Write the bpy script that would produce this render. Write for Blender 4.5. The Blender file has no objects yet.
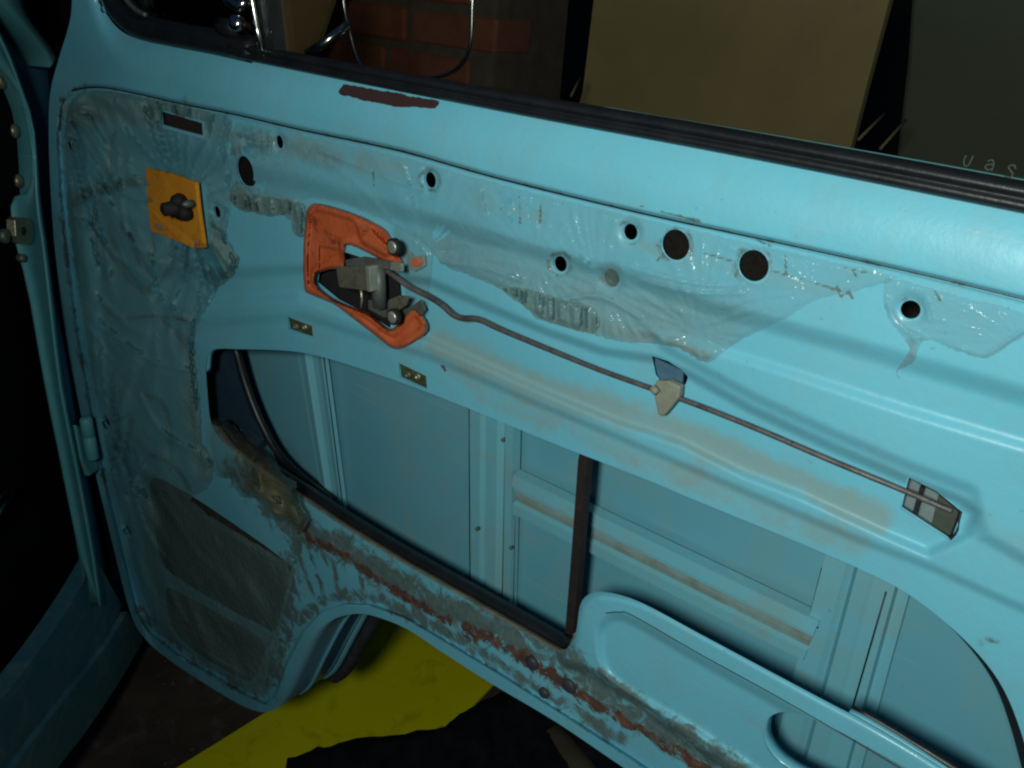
import bpy, bmesh, math, random
import numpy as np
from mathutils import Vector, Matrix, noise as mnoise
from mathutils.geometry import delaunay_2d_cdt

random.seed(7); rng = np.random.RandomState(7)
S = bpy.context.scene
C = S.collection

# ------------------------------------------------------------------ camera
# The place is measured in metres: the door's inner sheet stands in the plane y = 0, x runs
# along the door, z is up, the floor is z = 0.  The photograph was taken from CAM.
F = 819.0
AU = np.array([1090, 489, -819.]); AU /= np.linalg.norm(AU)      # world x seen in the camera
AV = np.array([127, -1656, -819.]); AV -= AU*(AU@AV); AV /= np.linalg.norm(AV)   # world z
AW = np.cross(AU, AV); AW = AW if AW[2] > 0 else -AW              # world y (through the door)
D = 0.5
CAM = np.array([0.0, -D, 1.42])
cd = bpy.data.cameras.new('camera'); cam = bpy.data.objects.new('camera', cd); C.objects.link(cam)
cd.sensor_fit = 'HORIZONTAL'; cd.sensor_width = 36; cd.lens = F/1024*36
cd.clip_start = 0.02; cd.clip_end = 60
rows = np.array([AU, AW, AV])
cam.matrix_world = Matrix([[rows[i][0], -rows[i][1], -rows[i][2], CAM[i]] for i in range(3)] + [[0, 0, 0, 1]])
S.camera = cam

# ------------------------------------------------------------------ world and light
W = bpy.data.worlds.new('World'); S.world = W; W.use_nodes = True
bg = W.node_tree.nodes['Background']; bg.inputs[0].default_value = (0.10, 0.26, 0.55, 1); bg.inputs[1].default_value = 0.055
S.view_settings.view_transform = 'Standard'; S.view_settings.look = 'None'
S.view_settings.exposure = 0.05; S.view_settings.gamma = 1.0
S.cycles.filter_width = 2.2
S.cycles.max_bounces = 6; S.cycles.transparent_max_bounces = 12

def cam_offset(right, up, back):          # a point near the lens, in the camera's own axes
    v = np.array([right, -up, -back]); return CAM + np.array([v@AU, v@AW, v@AV])
def lamp(name, loc, power, size, col, target):
    l = bpy.data.lights.new(name, 'SPOT'); l.energy = power; l.shadow_soft_size = size; l.color = col
    l.spot_size = math.radians(145); l.spot_blend = 1.0
    o = bpy.data.objects.new(name, l); C.objects.link(o); o.location = loc
    o.rotation_euler = (Vector(target)-Vector(loc)).to_track_quat('-Z', 'Y').to_euler(); return o
lamp('hand_lamp', cam_offset(-0.15, 0.03, 0.22), 27.0, 0.06, (0.90, 1.0, 0.91), (-0.22, 0.0, 1.32))

# ------------------------------------------------------------------ pixel measurements -> metres
def ray(x, y):
    x = np.asarray(x, float); y = np.asarray(y, float)
    r = np.stack([x-512, y-384, np.full_like(x, F)], -1)
    return np.stack([r@AU, r@AW, r@AV], -1)
def PA(p, d=0.0):                         # array of pixels -> points on the plane y = d
    p = np.asarray(p, float); r = ray(p[..., 0], p[..., 1]); t = (D+d)/r[..., 1]
    return CAM + r*t[..., None]
def P(x, y, d=0.0): return Vector(PA((x, y), d))
def PF(x, y, z=0.0):                      # on the horizontal plane z
    r = ray(x, y); t = (z-CAM[2])/r[2]; return Vector(CAM+r*t)
BO = np.array([-1.37, 0.02, 0]); BD = np.array([0.722, -0.692, 0]); BN = np.array([0.692, 0.722, 0])
def PB(x, y, d=0.0):                      # on the body side's plane, d metres into the car
    r = ray(x, y); t = ((BO-BN*d-CAM)@BN)/(r@BN); return Vector(CAM+r*t)
def UV(p): return PA(p)[..., [0, 2]]      # (x,z) on the door plane
def to_px(u, v, w=0.0):
    q = np.stack([u, np.full_like(u, D+w), v-CAM[2]], -1); c = q@np.array([AU, AW, AV])
    return np.stack([512+F*c[..., 0]/c[..., 2], 384+F*c[..., 1]/c[..., 2]], -1)
def circle_px(x, y, r, n=20, sx=1.0):     # a round hole of radius r metres, as a pixel outline
    c = UV((x, y)); a = np.linspace(0, 2*np.pi, n, endpoint=False)
    return to_px(c[0]+r*sx*np.cos(a), c[1]+r*np.sin(a))
def rad(x, y, py):                        # metres for py pixels measured upright at that point
    return abs(UV((x, y-py))[1]-UV((x, y))[1])

# ------------------------------------------------------------------ 2-D helpers
def inside(pts, poly):
    x, y = pts[:, 0], pts[:, 1]; ins = np.zeros(len(pts), bool); n = len(poly); j = n-1
    for i in range(n):
        xi, yi = poly[i]; xj, yj = poly[j]
        if yi != yj:
            ins ^= ((yi > y) != (yj > y)) & (x < (xj-xi)*(y-yi)/(yj-yi)+xi)
        j = i
    return ins
def dist_line(pts, line, closed=False):
    d = np.full(len(pts), 1e9); n = len(line)
    for i in range(n if closed else n-1):
        a = np.asarray(line[i], float); b = np.asarray(line[(i+1) % n], float); ab = b-a
        L = ab@ab
        if L < 1e-14: continue
        t = np.clip(((pts-a)@ab)/L, 0, 1)
        d = np.minimum(d, np.hypot(*(pts-(a+t[:, None]*ab)).T))
    return d
def smooth_line(pts, closed=False, sub=5):
    p = [np.asarray(q, float) for q in pts]; n = len(p); out = []
    for i in range(n if closed else n-1):
        g = (lambda k: p[k % n]) if closed else (lambda k: p[min(max(k, 0), n-1)])
        p0, p1, p2, p3 = g(i-1), g(i), g(i+1), g(i+2)
        for k in range(sub):
            t = k/sub
            out.append(0.5*((2*p1)+(-p0+p2)*t+(2*p0-5*p1+4*p2-p3)*t*t+(-p0+3*p1-3*p2+p3)*t**3))
    if not closed: out.append(p[-1])
    return np.array(out)
def ss(x):
    x = np.clip(x, 0, 1); return x*x*(3-2*x)
def fbm(u, v, scale, seed=0, octv=3):
    return np.array([mnoise.fractal(Vector((a*scale+seed, b*scale, seed*1.7)), 0.8, 2.0, octv) for a, b in zip(u, v)])
def nz(u, v, sx, sy, seed=0):
    return np.array([mnoise.noise(Vector((a*sx+seed, b*sy, seed*2.3))) for a, b in zip(u, v)])

# ------------------------------------------------------------------ object helpers
def empty(name, loc, label, cat, group=None):
    o = bpy.data.objects.new(name, None); C.objects.link(o); o.location = loc; o.empty_display_size = 0.05
    o['label'] = label; o['category'] = cat
    if group: o['group'] = group
    return o
def tag(o, label, cat, group=None):
    o['label'] = label; o['category'] = cat
    if group: o['group'] = group
    return o
def mesh_obj(name, verts, faces, mat, parent=None, smooth=False, label=None, kind=None):
    me = bpy.data.meshes.new(name); me.from_pydata([tuple(map(float, v)) for v in verts], [], [tuple(map(int, f)) for f in faces])
    me.materials.append(mat); me.update()
    if smooth: me.polygons.foreach_set('use_smooth', [True]*len(me.polygons))
    o = bpy.data.objects.new(name, me); C.objects.link(o)
    if parent is not None:
        o.parent = parent
        # meshes are written in world coordinates: only an Empty parent has an offset to undo
        if parent.type == 'EMPTY': o.matrix_parent_inverse = Matrix.Translation(parent.location).inverted()
    if label: o['label'] = label
    if kind: o['kind'] = kind
    return o
def bm_obj(name, bm, mat, parent=None, smooth=False, **k):
    bmesh.ops.recalc_face_normals(bm, faces=bm.faces)
    bm.verts.ensure_lookup_table(); bm.verts.index_update()
    vs = [v.co[:] for v in bm.verts]; fs = [[v.index for v in f.verts] for f in bm.faces]; bm.free()
    return mesh_obj(name, vs, fs, mat, parent, smooth, **k)
def bevel_mod(o, w=0.002, seg=2):
    m = o.modifiers.new('bevel', 'BEVEL'); m.width = w; m.segments = seg; m.limit_method = 'ANGLE'; return o
def solid(o, t, off=-1.0):
    m = o.modifiers.new('solid', 'SOLIDIFY'); m.thickness = t; m.offset = off; return o
def tube(name, pts, r, mat, parent=None, n=10, smooth=True, **k):
    pts = [Vector(p) for p in pts]; rs = r if isinstance(r, (list, tuple)) else [r]*len(pts)
    vs, fs = [], []; up = Vector((0.13, -0.9, 0.41)).normalized()
    for i, p in enumerate(pts):
        t = (pts[min(i+1, len(pts)-1)]-pts[max(i-1, 0)]).normalized()
        a = t.cross(up)
        if a.length < .1: a = t.cross(Vector((1, 0, 0)))
        a.normalize(); b = t.cross(a)
        for k2 in range(n):
            g = 2*math.pi*k2/n; vs.append(p+(a*math.cos(g)+b*math.sin(g))*rs[i])
    for i in range(len(pts)-1):
        for k2 in range(n):
            fs.append((i*n+k2, i*n+(k2+1) % n, (i+1)*n+(k2+1) % n, (i+1)*n+k2))
    fs.append(tuple(range(n))[::-1]); fs.append(tuple((len(pts)-1)*n+q for q in range(n)))
    return mesh_obj(name, vs, fs, mat, parent, smooth, **k)
def prism(name, front, vec, mat, parent=None, bev=0.0, **k):      # a polygon of world points pushed along vec
    front = [Vector(p) for p in front]; vec = Vector(vec); n = len(front)
    bm = bmesh.new(); a = [bm.verts.new(p) for p in front]; b = [bm.verts.new(p+vec) for p in front]
    bm.faces.new(a); bm.faces.new(b[::-1])
    for i in range(n): bm.faces.new((a[i], b[i], b[(i+1) % n], a[(i+1) % n]))
    o = bm_obj(name, bm, mat, parent, **k)
    if bev: bevel_mod(o, bev)
    return o
def slab(name, px, d, thick, mat, parent=None, bev=0.0, **k):     # pixel outline on plane y=d, thickness away from viewer
    return prism(name, [P(x, y, d) for x, y in px], (0, thick, 0), mat, parent, bev, **k)
def lathe(name, centre, axis, prof, mat, parent=None, n=20, smooth=True, **k):
    axis = Vector(axis).normalized(); a = axis.orthogonal().normalized(); b = axis.cross(a); vs, fs = [], []
    for h, r in prof:
        for q in range(n):
            g = 2*math.pi*q/n; vs.append(Vector(centre)+axis*h+(a*math.cos(g)+b*math.sin(g))*max(r, 1e-5))
    for i in range(len(prof)-1):
        for q in range(n): fs.append((i*n+q, i*n+(q+1) % n, (i+1)*n+(q+1) % n, (i+1)*n+q))
    fs.append(tuple(range(n))[::-1]); fs.append(tuple((len(prof)-1)*n+q for q in range(n)))
    return mesh_obj(name, vs, fs, mat, parent, smooth, **k)
def ribbon(name, rows_, mat, parent=None, closed=False, smooth=True, thick=0.0012, **k):  # rows of points, joined
    n = len(rows_[0]); vs = [p for r in rows_ for p in r]; fs = []
    for i in range(len(rows_)-1):
        for j in range(n if closed else n-1):
            fs.append((i*n+j, i*n+(j+1) % n, (i+1)*n+(j+1) % n, (i+1)*n+j))
    o = mesh_obj(name, vs, fs, mat, parent, smooth, **k)
    if thick: solid(o, thick, 0)
    return o

# ------------------------------------------------------------------ materials
def node_mat(name):
    m = bpy.data.materials.new(name); m.use_nodes = True; nt = m.node_tree
    b = nt.nodes['Principled BSDF']; return m, nt, b, nt.nodes.new, nt.links.new
def coords(nt): 
    tc = nt.nodes.new('ShaderNodeNewGeometry'); return tc.outputs['Position']
def noise_node(nt, vec, scale, detail=4, rough=.6, dist=0.0):
    n = nt.nodes.new('ShaderNodeTexNoise'); n.inputs['Scale'].default_value = scale
    n.inputs['Detail'].default_value = detail; n.inputs['Roughness'].default_value = rough
    n.inputs['Distortion'].default_value = dist; nt.links.new(vec, n.inputs['Vector']); return n.outputs['Fac']
def ramp(nt, fac, stops):
    r = nt.nodes.new('ShaderNodeValToRGB'); cr = r.color_ramp
    while len(cr.elements) > 1: cr.elements.remove(cr.elements[0])
    cr.elements[0].position = stops[0][0]; cr.elements[0].color = (*stops[0][1], 1)
    for p, c in stops[1:]:
        e = cr.elements.new(p); e.color = (*c, 1)
    nt.links.new(fac, r.inputs[0]); return r.outputs[0]
def mixc(nt, fac, a, b):
    m = nt.nodes.new('ShaderNodeMix'); m.data_type = 'RGBA'
    for s, v in ((m.inputs[0], fac), (m.inputs[6], a), (m.inputs[7], b)):
        if hasattr(v, 'links'): nt.links.new(v, s)
        elif isinstance(v, tuple): s.default_value = (*v, 1)
        else: s.default_value = v
    return m.outputs[2]
def math_n(nt, op, a, b=None, clamp=False):
    m = nt.nodes.new('ShaderNodeMath'); m.operation = op; m.use_clamp = clamp
    for s, v in ((m.inputs[0], a), (m.inputs[1], b)):
        if v is None: continue
        if hasattr(v, 'links'): nt.links.new(v, s)
        else: s.default_value = v
    return m.outputs[0]
def bump(nt, b, h, strength, dist=0.001):
    n = nt.nodes.new('ShaderNodeBump'); n.inputs['Strength'].default_value = strength; n.inputs['Distance'].default_value = dist
    nt.links.new(h, n.inputs['Height']); nt.links.new(n.outputs[0], b.inputs['Normal'])
def worn(name, c1, c2, scale=20, rough=.5, metal=0.0, bs=.3, c3=None, coat=0.0, rvar=.15):
    m, nt, b, N, L = node_mat(name); p = coords(nt)
    f = noise_node(nt, p, scale, 5, .65, .4); g = noise_node(nt, p, scale*7, 3)
    col = ramp(nt, f, [(.32, c1), (.68, c2)])
    if c3:
        h = noise_node(nt, p, scale*2.3, 6, .7, .8); col = mixc(nt, ramp(nt, h, [(.55, (0, 0, 0)), (.68, (1, 1, 1))]), col, c3)
    L(col, b.inputs['Base Color']); b.inputs['Metallic'].default_value = metal
    L(math_n(nt, 'ADD', math_n(nt, 'MULTIPLY', g, rvar), rough-rvar/2), b.inputs['Roughness'])
    b.inputs['Coat Weight'].default_value = coat; b.inputs['Coat Roughness'].default_value = .08
    bump(nt, b, g, bs, 0.0008); return m

PAINT = (0.145, 0.475, 0.615); PAINT2 = (0.165, 0.505, 0.645)
GRIME = (0.115, 0.125, 0.085); RUST = (0.17, 0.058, 0.030)
def paint_mat(name, masks=False, base=PAINT, base2=PAINT2, rough=.42, dirty=.35):
    m, nt, b, N, L = node_mat(name); p = coords(nt)
    f = noise_node(nt, p, 5, 4); col = ramp(nt, f, [(.3, base), (.7, base2)])
    fine = noise_node(nt, p, 130, 3)
    # faint film of dust that every old panel carries
    du = noise_node(nt, p, 16, 6, .68, .5)
    col = mixc(nt, math_n(nt, 'MULTIPLY', ramp(nt, du, [(.48, (0, 0, 0)), (.75, (1, 1, 1))]), dirty), col, (0.23, 0.33, 0.30))
    sp = noise_node(nt, p, 210, 2, .5)
    col = mixc(nt, math_n(nt, 'MULTIPLY', ramp(nt, sp, [(.72, (0, 0, 0)), (.78, (1, 1, 1))]), .25), col, (0.06, 0.10, 0.09))
    for rz, sc_ in ((.35, (4, 4, 260)), (-.9, (5, 5, 340))):
        mp = N('ShaderNodeMapping'); mp.inputs['Rotation'].default_value = (0, rz, 0); mp.inputs['Scale'].default_value = sc_; L(p, mp.inputs[0])
        sn = noise_node(nt, mp.outputs[0], 1.0, 2, .5)
        col = mixc(nt, math_n(nt, 'MULTIPLY', ramp(nt, sn, [(.70, (0, 0, 0)), (.73, (1, 1, 1))]), .35), col, (0.30, 0.48, 0.50))
    r = math_n(nt, 'ADD', math_n(nt, 'MULTIPLY', du, .22), rough-.1)
    if masks:
        def at(n_):
            a = N('ShaderNodeAttribute'); a.attribute_name = n_; return a.outputs['Fac']
        n1 = noise_node(nt, p, 42, 6, .7, .9); n2 = noise_node(nt, p, 24, 6, .75, .6); n3 = noise_node(nt, p, 90, 5, .7, .3)
        def edge(mask, n_, k=1.5, lo=.42, hi=.6):
            s = math_n(nt, 'ADD', mask, math_n(nt, 'MULTIPLY', math_n(nt, 'SUBTRACT', n_, .5), k))
            mm = N('ShaderNodeMapRange'); mm.interpolation_type = 'SMOOTHSTEP'; L(s, mm.inputs[0])
            mm.inputs[1].default_value = lo; mm.inputs[2].default_value = hi
            return math_n(nt, 'MULTIPLY', mm.outputs[0], math_n(nt, 'GREATER_THAN', mask, .02))
        sc = edge(at('scuff'), n2, 1.3, .3, .9)
        col = mixc(nt, math_n(nt, 'MULTIPLY', sc, .62), col, (0.27, 0.30, 0.25))
        di = edge(at('dirt'), n1, 2.8, .34, .85)
        gcol = ramp(nt, n3, [(.3, (0.032, 0.034, 0.022)), (.7, (0.14, 0.14, 0.085))])
        col = mixc(nt, math_n(nt, 'MULTIPLY', di, .82), col, gcol)
        ru = edge(at('rust'), noise_node(nt, p, 48, 7, .8, .8), 4.2, .5, .85)
        rcol = ramp(nt, n3, [(.3, (0.045, 0.026, 0.02)), (.55, (0.115, 0.050, 0.032)), (.72, (0.24, 0.10, 0.06))])
        col = mixc(nt, ru, col, rcol)
        ch = at('chip'); col = mixc(nt, edge(ch, n1, 1.3, .4, .5), col, (0.055, 0.026, 0.026))
        r = math_n(nt, 'ADD', r, math_n(nt, 'MULTIPLY', math_n(nt, 'MAXIMUM', di, ru), .35), True)
        hh = math_n(nt, 'SUBTRACT', fine, math_n(nt, 'MULTIPLY', math_n(nt, 'MAXIMUM', ru, di), n3))
        bump(nt, b, hh, .35, 0.0009)
    else:
        bump(nt, b, fine, .10, 0.0004)
    L(col, b.inputs['Base Color']); L(r, b.inputs['Roughness'])
    b.inputs['Coat Weight'].default_value = .22 if masks else .15; b.inputs['Coat Roughness'].default_value = .14
    return m
M_panel = paint_mat('turquoise_door_paint', True)
M_paint = paint_mat('turquoise_paint', base=(0.16, 0.45, 0.58), base2=(0.18, 0.48, 0.61))
M_inner = paint_mat('primer_blue_inner_skin', base=(0.12, 0.36, 0.46), base2=(0.14, 0.39, 0.49), rough=.45, dirty=.5)
M_inner2 = paint_mat('dusty_reinforcement_paint', base=(0.15, 0.42, 0.52), base2=(0.165, 0.45, 0.55), rough=.5, dirty=.7)
M_body = paint_mat('body_paint_dull', base=(0.085, 0.31, 0.36), base2=(0.10, 0.35, 0.40), rough=.5, dirty=.5)
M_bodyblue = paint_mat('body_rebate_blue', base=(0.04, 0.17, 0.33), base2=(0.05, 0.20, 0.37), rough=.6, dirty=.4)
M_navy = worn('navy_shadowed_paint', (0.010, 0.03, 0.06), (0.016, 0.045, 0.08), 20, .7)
M_grimy = worn('grimy_beige_lip', (0.10, 0.095, 0.065), (0.22, 0.21, 0.16), 45, .75, 0, .8, (0.06, 0.13, 0.14))
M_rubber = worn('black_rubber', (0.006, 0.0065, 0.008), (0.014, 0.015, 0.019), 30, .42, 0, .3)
M_rubber_old = worn('aged_grey_rubber', (0.02, 0.02, 0.028), (0.055, 0.05, 0.07), 50, .6, 0, .5)
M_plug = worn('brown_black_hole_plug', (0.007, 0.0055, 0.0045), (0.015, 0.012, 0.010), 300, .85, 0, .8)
M_brownbar = worn('brown_rusty_channel', (0.012, 0.009, 0.009), (0.024, 0.015, 0.014), 60, .7, 0, .8, (0.04, 0.02, 0.015))
M_dust = worn('grey_brown_dust', (0.17, 0.20, 0.17), (0.20, 0.32, 0.33), 40, .9, 0, .4)
M_orange = worn('orange_plastic', (0.48, 0.085, 0.025), (0.58, 0.13, 0.05), 28, .38, 0, .3, (0.22, 0.045, 0.018))
M_yellow = worn('yellow_foam', (0.62, 0.22, 0.008), (0.70, 0.28, 0.012), 40, .75, 0, .9, (0.46, 0.13, 0.012))
M_steel = worn('dull_plated_steel', (0.30, 0.28, 0.19), (0.42, 0.39, 0.29), 90, .42, .75, .3, (0.16, 0.12, 0.08))
M_greymetal = worn('grey_metal', (0.10, 0.12, 0.11), (0.17, 0.18, 0.16), 90, .5, .5, .5)
M_slate = worn('slate_blue_metal', (0.05, 0.12, 0.19), (0.07, 0.15, 0.23), 40, .6)
M_zinc = worn('grey_zinc_plate', (0.16, 0.22, 0.23), (0.22, 0.28, 0.29), 60, .6, .2, .3)
M_screw = worn('bright_screw_metal', (0.42, 0.43, 0.36), (0.60, 0.60, 0.5), 120, .4, .7, .2)
M_dark = worn('greasy_black_metal', (0.005, 0.0045, 0.005), (0.011, 0.009, 0.009), 90, .75, .0, .5)
M_rod = worn('brown_coated_rod', (0.07, 0.062, 0.068), (0.16, 0.145, 0.14), 55, .5, .35, .3, (0.05, 0.04, 0.05))
M_nylon = worn('aged_nylon', (0.19, 0.20, 0.16), (0.27, 0.27, 0.21), 60, .55, 0, .3, (0.25, 0.2, 0.12))
M_clip = worn('olive_plated_clip', (0.09, 0.11, 0.03), (0.20, 0.22, 0.09), 120, .4, .6, .4)
M_chrome = worn('chrome', (0.55, 0.55, 0.52), (0.75, 0.75, 0.72), 20, .18, 1, .03, rvar=.05)
M_board = worn('beige_board', (0.21, 0.16, 0.075), (0.28, 0.215, 0.10), 4, .85, 0, .3, (0.24, 0.17, 0.09), rvar=.05)
M_board2 = worn('brown_fibreboard', (0.22, 0.14, 0.06), (0.28, 0.19, 0.08), 6, .9, 0, .3)
M_cab = worn('dark_grey_green_steel', (0.045, 0.052, 0.038), (0.060, 0.066, 0.05), 5, .7, 0, .2)
M_brick = worn('red_brick', (0.15, 0.042, 0.022), (0.22, 0.072, 0.036), 18, .9, 0, .9, (0.14, 0.06, 0.04))
M_mortar = worn('mortar', (0.07, 0.05, 0.035), (0.11, 0.08, 0.06), 30, .95, 0, 1)
M_floor = worn('oily_concrete', (0.030, 0.022, 0.016), (0.085, 0.06, 0.045), 7, .9, 0, 1, (0.10, 0.085, 0.085))
M_yel = worn('yellow_painted_sheet', (0.72, 0.66, 0.0), (0.80, 0.72, 0.001), 6, .5, 0, .15, (0.62, 0.52, 0.002))
M_cloth = worn('black_cloth', (0.006, 0.007, 0.010), (0.015, 0.017, 0.023), 30, .95, 0, .6)
M_wood = worn('brown_timber', (0.11, 0.085, 0.05), (0.17, 0.13, 0.08), 12, .8, 0, .5)
M_wall = worn('dark_garage_wall', (0.03, 0.022, 0.012), (0.06, 0.04, 0.02), 3, .95, 0, .5)
M_interior = worn('black_interior', (0.004, 0.004, 0.005), (0.008, 0.008, 0.010), 10, .9, 0, .2)
M_gap = worn('dark_red_gap', (0.03, 0.008, 0.008), (0.05, 0.012, 0.012), 20, .9, 0, .3)
M_sill = paint_mat('dull_sill_paint', base=(0.035, 0.14, 0.21), base2=(0.045, 0.17, 0.24), rough=.6, dirty=.6)
M_dark_grey = worn('dark_grey_backing_and_arm', (0.035, 0.045, 0.04), (0.07, 0.08, 0.06), 20, .9, 0, .7)

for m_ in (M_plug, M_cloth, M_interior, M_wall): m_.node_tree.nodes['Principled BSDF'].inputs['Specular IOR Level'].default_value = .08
def film_mat(name, tint, alpha, alpha2, rough=.22, grime=.5, gcol=(0.17, 0.165, 0.09), wr=.32):
    m, nt, b, N, L = node_mat(name); p = coords(nt)
    n1 = noise_node(nt, p, 9, 5, .55, .6); n2 = noise_node(nt, p, 160, 3)
    a = N('ShaderNodeAttribute'); a.attribute_name = 'grime'
    g = math_n(nt, 'MULTIPLY', a.outputs['Fac'], math_n(nt, 'ADD', n1, .35), True)
    col = mixc(nt, math_n(nt, 'MULTIPLY', g, grime+.4, True), tint, gcol); L(col, b.inputs['Base Color'])
    b.inputs['Roughness'].default_value = rough; b.inputs['Specular IOR Level'].default_value = .55
    n3 = noise_node(nt, p, 30, 3, .5, 2.2)
    cr_ = math_n(nt, 'POWER', math_n(nt, 'SUBTRACT', 1.0, math_n(nt, 'ABSOLUTE', math_n(nt, 'MULTIPLY', math_n(nt, 'SUBTRACT', n3, .5), 5.0)), True), 2.0)
    bump(nt, b, math_n(nt, 'ADD', cr_, math_n(nt, 'MULTIPLY', n2, .06)), wr, .0035)
    al = math_n(nt, 'ADD', math_n(nt, 'ADD', math_n(nt, 'MULTIPLY', n1, alpha2), alpha-alpha2/2), math_n(nt, 'MULTIPLY', g, .55), True)
    L(al, b.inputs['Alpha']); return m
M_film = film_mat('hazy_polythene_film', (0.21, 0.37, 0.37), .30, .16, grime=.25)
M_clear = film_mat('clear_polythene_film', (0.26, 0.43, 0.47), .15, .16, .14, gcol=(0.27, 0.33, 0.29), wr=.22)
M_brownfilm = film_mat('brown_stained_film', (0.16, 0.155, 0.10), .14, .3, .07)
mg, nt, b, N, L = node_mat('window_glass'); out = nt.nodes['Material Output']
tr = N('ShaderNodeBsdfTransparent'); gl = N('ShaderNodeBsdfGlossy'); gl.inputs['Roughness'].default_value = .02
tr.inputs[0].default_value = (.92, .92, .88, 1); lw = N('ShaderNodeLayerWeight'); lw.inputs['Blend'].default_value = .5; frv = math_n(nt, 'ADD', math_n(nt, 'MULTIPLY', math_n(nt, 'POWER', lw.outputs['Facing'], 5.0), .5), .02); mx = N('ShaderNodeMixShader')
L(frv, mx.inputs[0]); L(tr.outputs[0], mx.inputs[1]); L(gl.outputs[0], mx.inputs[2]); L(mx.outputs[0], out.inputs[0]); M_glass = mg

# ------------------------------------------------------------------ the garage around the car
def quad_box(name, pts, vec, mat, kind=None, parent=None):
    o = prism(name, pts, vec, mat, parent)
    if kind: o['kind'] = kind
    return o
gv, gf = [], []
NX = 60
for i in range(NX+1):
    for j in range(NX+1):
        x = -6+12*i/NX; y = -5+10*j/NX
        gv.append((x, y, 0.004*mnoise.noise(Vector((x*3, y*3, 0)))))
for i in range(NX):
    for j in range(NX):
        a = i*(NX+1)+j; gf.append((a, a+NX+1, a+NX+2, a+1))
o = mesh_obj('floor', gv, gf, M_floor, smooth=True); o['kind'] = 'structure'
o = quad_box('wall', [(-6, 3.2, -.05), (6, 3.2, -.05), (6, 3.2, 3.2), (-6, 3.2, 3.2)], (0, .1, 0), M_wall, 'structure')
o = quad_box('wall', [(-6, -5, -.05), (-6, 3.2, -.05), (-6, 3.2, 3.2), (-6, -5, 3.2)], (-.1, 0, 0), M_wall, 'structure')

# boards and cabinet seen through the window
dB = 0.75
bt = slab('plywood_board', [(598, -40), (905, -60), (884, 20), (868, 80), (850, 150), (835, 215), (560, 170), (582, 92)], dB, .018, M_board, bev=.002)
tag(bt, 'beige plywood board leaning behind the wide door window', 'board')
cb = slab('steel_cabinet', [(915, -60), (1300, -60), (1300, 420), (880, 260), (898, 140), (907, 60)], 0.80, .4, M_cab, bev=.006)
tag(cb, 'dark grey green cabinet side at the right end of the window', 'cabinet')
fb = slab('fibreboard_sheet', [(262, -40), (345, -40), (318, 40), (296, 90), (262, 80)], .50, .012, M_board2, bev=.001)
tag(fb, 'brown fibreboard sheet behind the glass beside the quarter window', 'board')
for k, ((x0, y0), (x1, y1)) in enumerate([((858, 140), (884, 114)), ((880, 149), (906, 120)), ((571, 96), (580, 78))]):
    o = tube('timber_stick', [P(x0, y0, .55), P(x1, y1, .60)], .0018, M_wood)
    tag(o, ['thin stick in the dark gap behind the window, nearest the beige board', 'thin stick in the dark gap behind the window, nearest the dark cabinet',
            'thin stick at the left edge of the beige board'][k], 'stick', 'sticks behind the window')

# the brick pier: every brick is an object
pier = empty('brick_pier', (-1.40, 0.62, 0), 'dark red brick pier seen through the window around the wing mirror', 'brick wall')
bmz = [(-1.70, .655, 0.0), (-1.035, .655, 0.0), (-1.035, .655, 2.3), (-1.70, .655, 2.3)]
prism('mortar_core', bmz, (0, .2, 0), M_mortar, pier)
bmc = bmesh.new(); bmesh.ops.create_cube(bmc, size=1.0); bmesh.ops.scale(bmc, vec=(.215, .10, .062), verts=bmc.verts)
bmesh.ops.bevel(bmc, geom=bmc.edges[:], offset=.006, segments=1, affect='EDGES')
bme = bpy.data.meshes.new('brick'); bmc.to_mesh(bme); bmc.free(); bme.materials.append(M_brick)
for r in range(9):
    for c_ in range(3):
        x = -1.595+.2275*c_+(-.06 if r % 2 else 0); z = 1.03+r*.0745
        o = bpy.data.objects.new('brick', bme); C.objects.link(o); o.parent = pier
        o.location = (x+1.40, .080+rng.uniform(-.008, .006), z); o.rotation_euler = (rng.uniform(-.02, .02), 0, rng.uniform(-.02, .02))

# on the floor
ysh = [PF(*q) for q in [(150, 790), (268, 716), (330, 640), (395, 560), (498, 684), (440, 745), (380, 850), (200, 900)]]
o = prism('yellow_panel', [Vector((p.x, p.y, .016)) for p in ysh], (0, 0, -.010), M_yel, None, .002)
tag(o, 'flat yellow painted panel lying on the floor under the door', 'panel')
def cloth_patch(name, px, label, h, mat, cat='cloth', seed=0):
    poly = np.array([PF(*q)[:2] for q in px]); lo, hi = poly.min(0), poly.max(0); n = 46
    gx, gy = np.meshgrid(np.linspace(lo[0], hi[0], n), np.linspace(lo[1], hi[1], n)); pts = np.stack([gx.ravel(), gy.ravel()], -1)
    ins = inside(pts, poly); pts = pts[ins & (dist_line(pts, poly, True) > .006)]; ol = []
    for i in range(len(poly)):
        a, b_ = poly[i], poly[(i+1) % len(poly)]
        for k in range(8): ol.append(a+(b_-a)*k/8+rng.uniform(-.002, .002, 2))
    allp = [Vector(p) for p in ol]+[Vector(p) for p in pts]
    r = delaunay_2d_cdt(allp, [(i, (i+1) % len(ol)) for i in range(len(ol))], [], 0, 1e-6)
    v2 = np.array([tuple(p) for p in r[0]]); f = np.array(r[2]); cen = v2[f].mean(1); f = f[inside(cen, np.array(ol))]
    ed = dist_line(v2, ol, True)
    z = .024+h*ss(ed/.06)*(.6+.5*np.abs(np.sin(14*v2[:, 0]+3*fbm(v2[:, 0], v2[:, 1], 5, seed)))) + .012*fbm(v2[:, 0], v2[:, 1], 22, seed+3)
    z = np.maximum(z, .022)
    o = mesh_obj(name, np.column_stack([v2, z]), f, mat, smooth=True); solid(o, .004, 0); return tag(o, label, cat)
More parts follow.
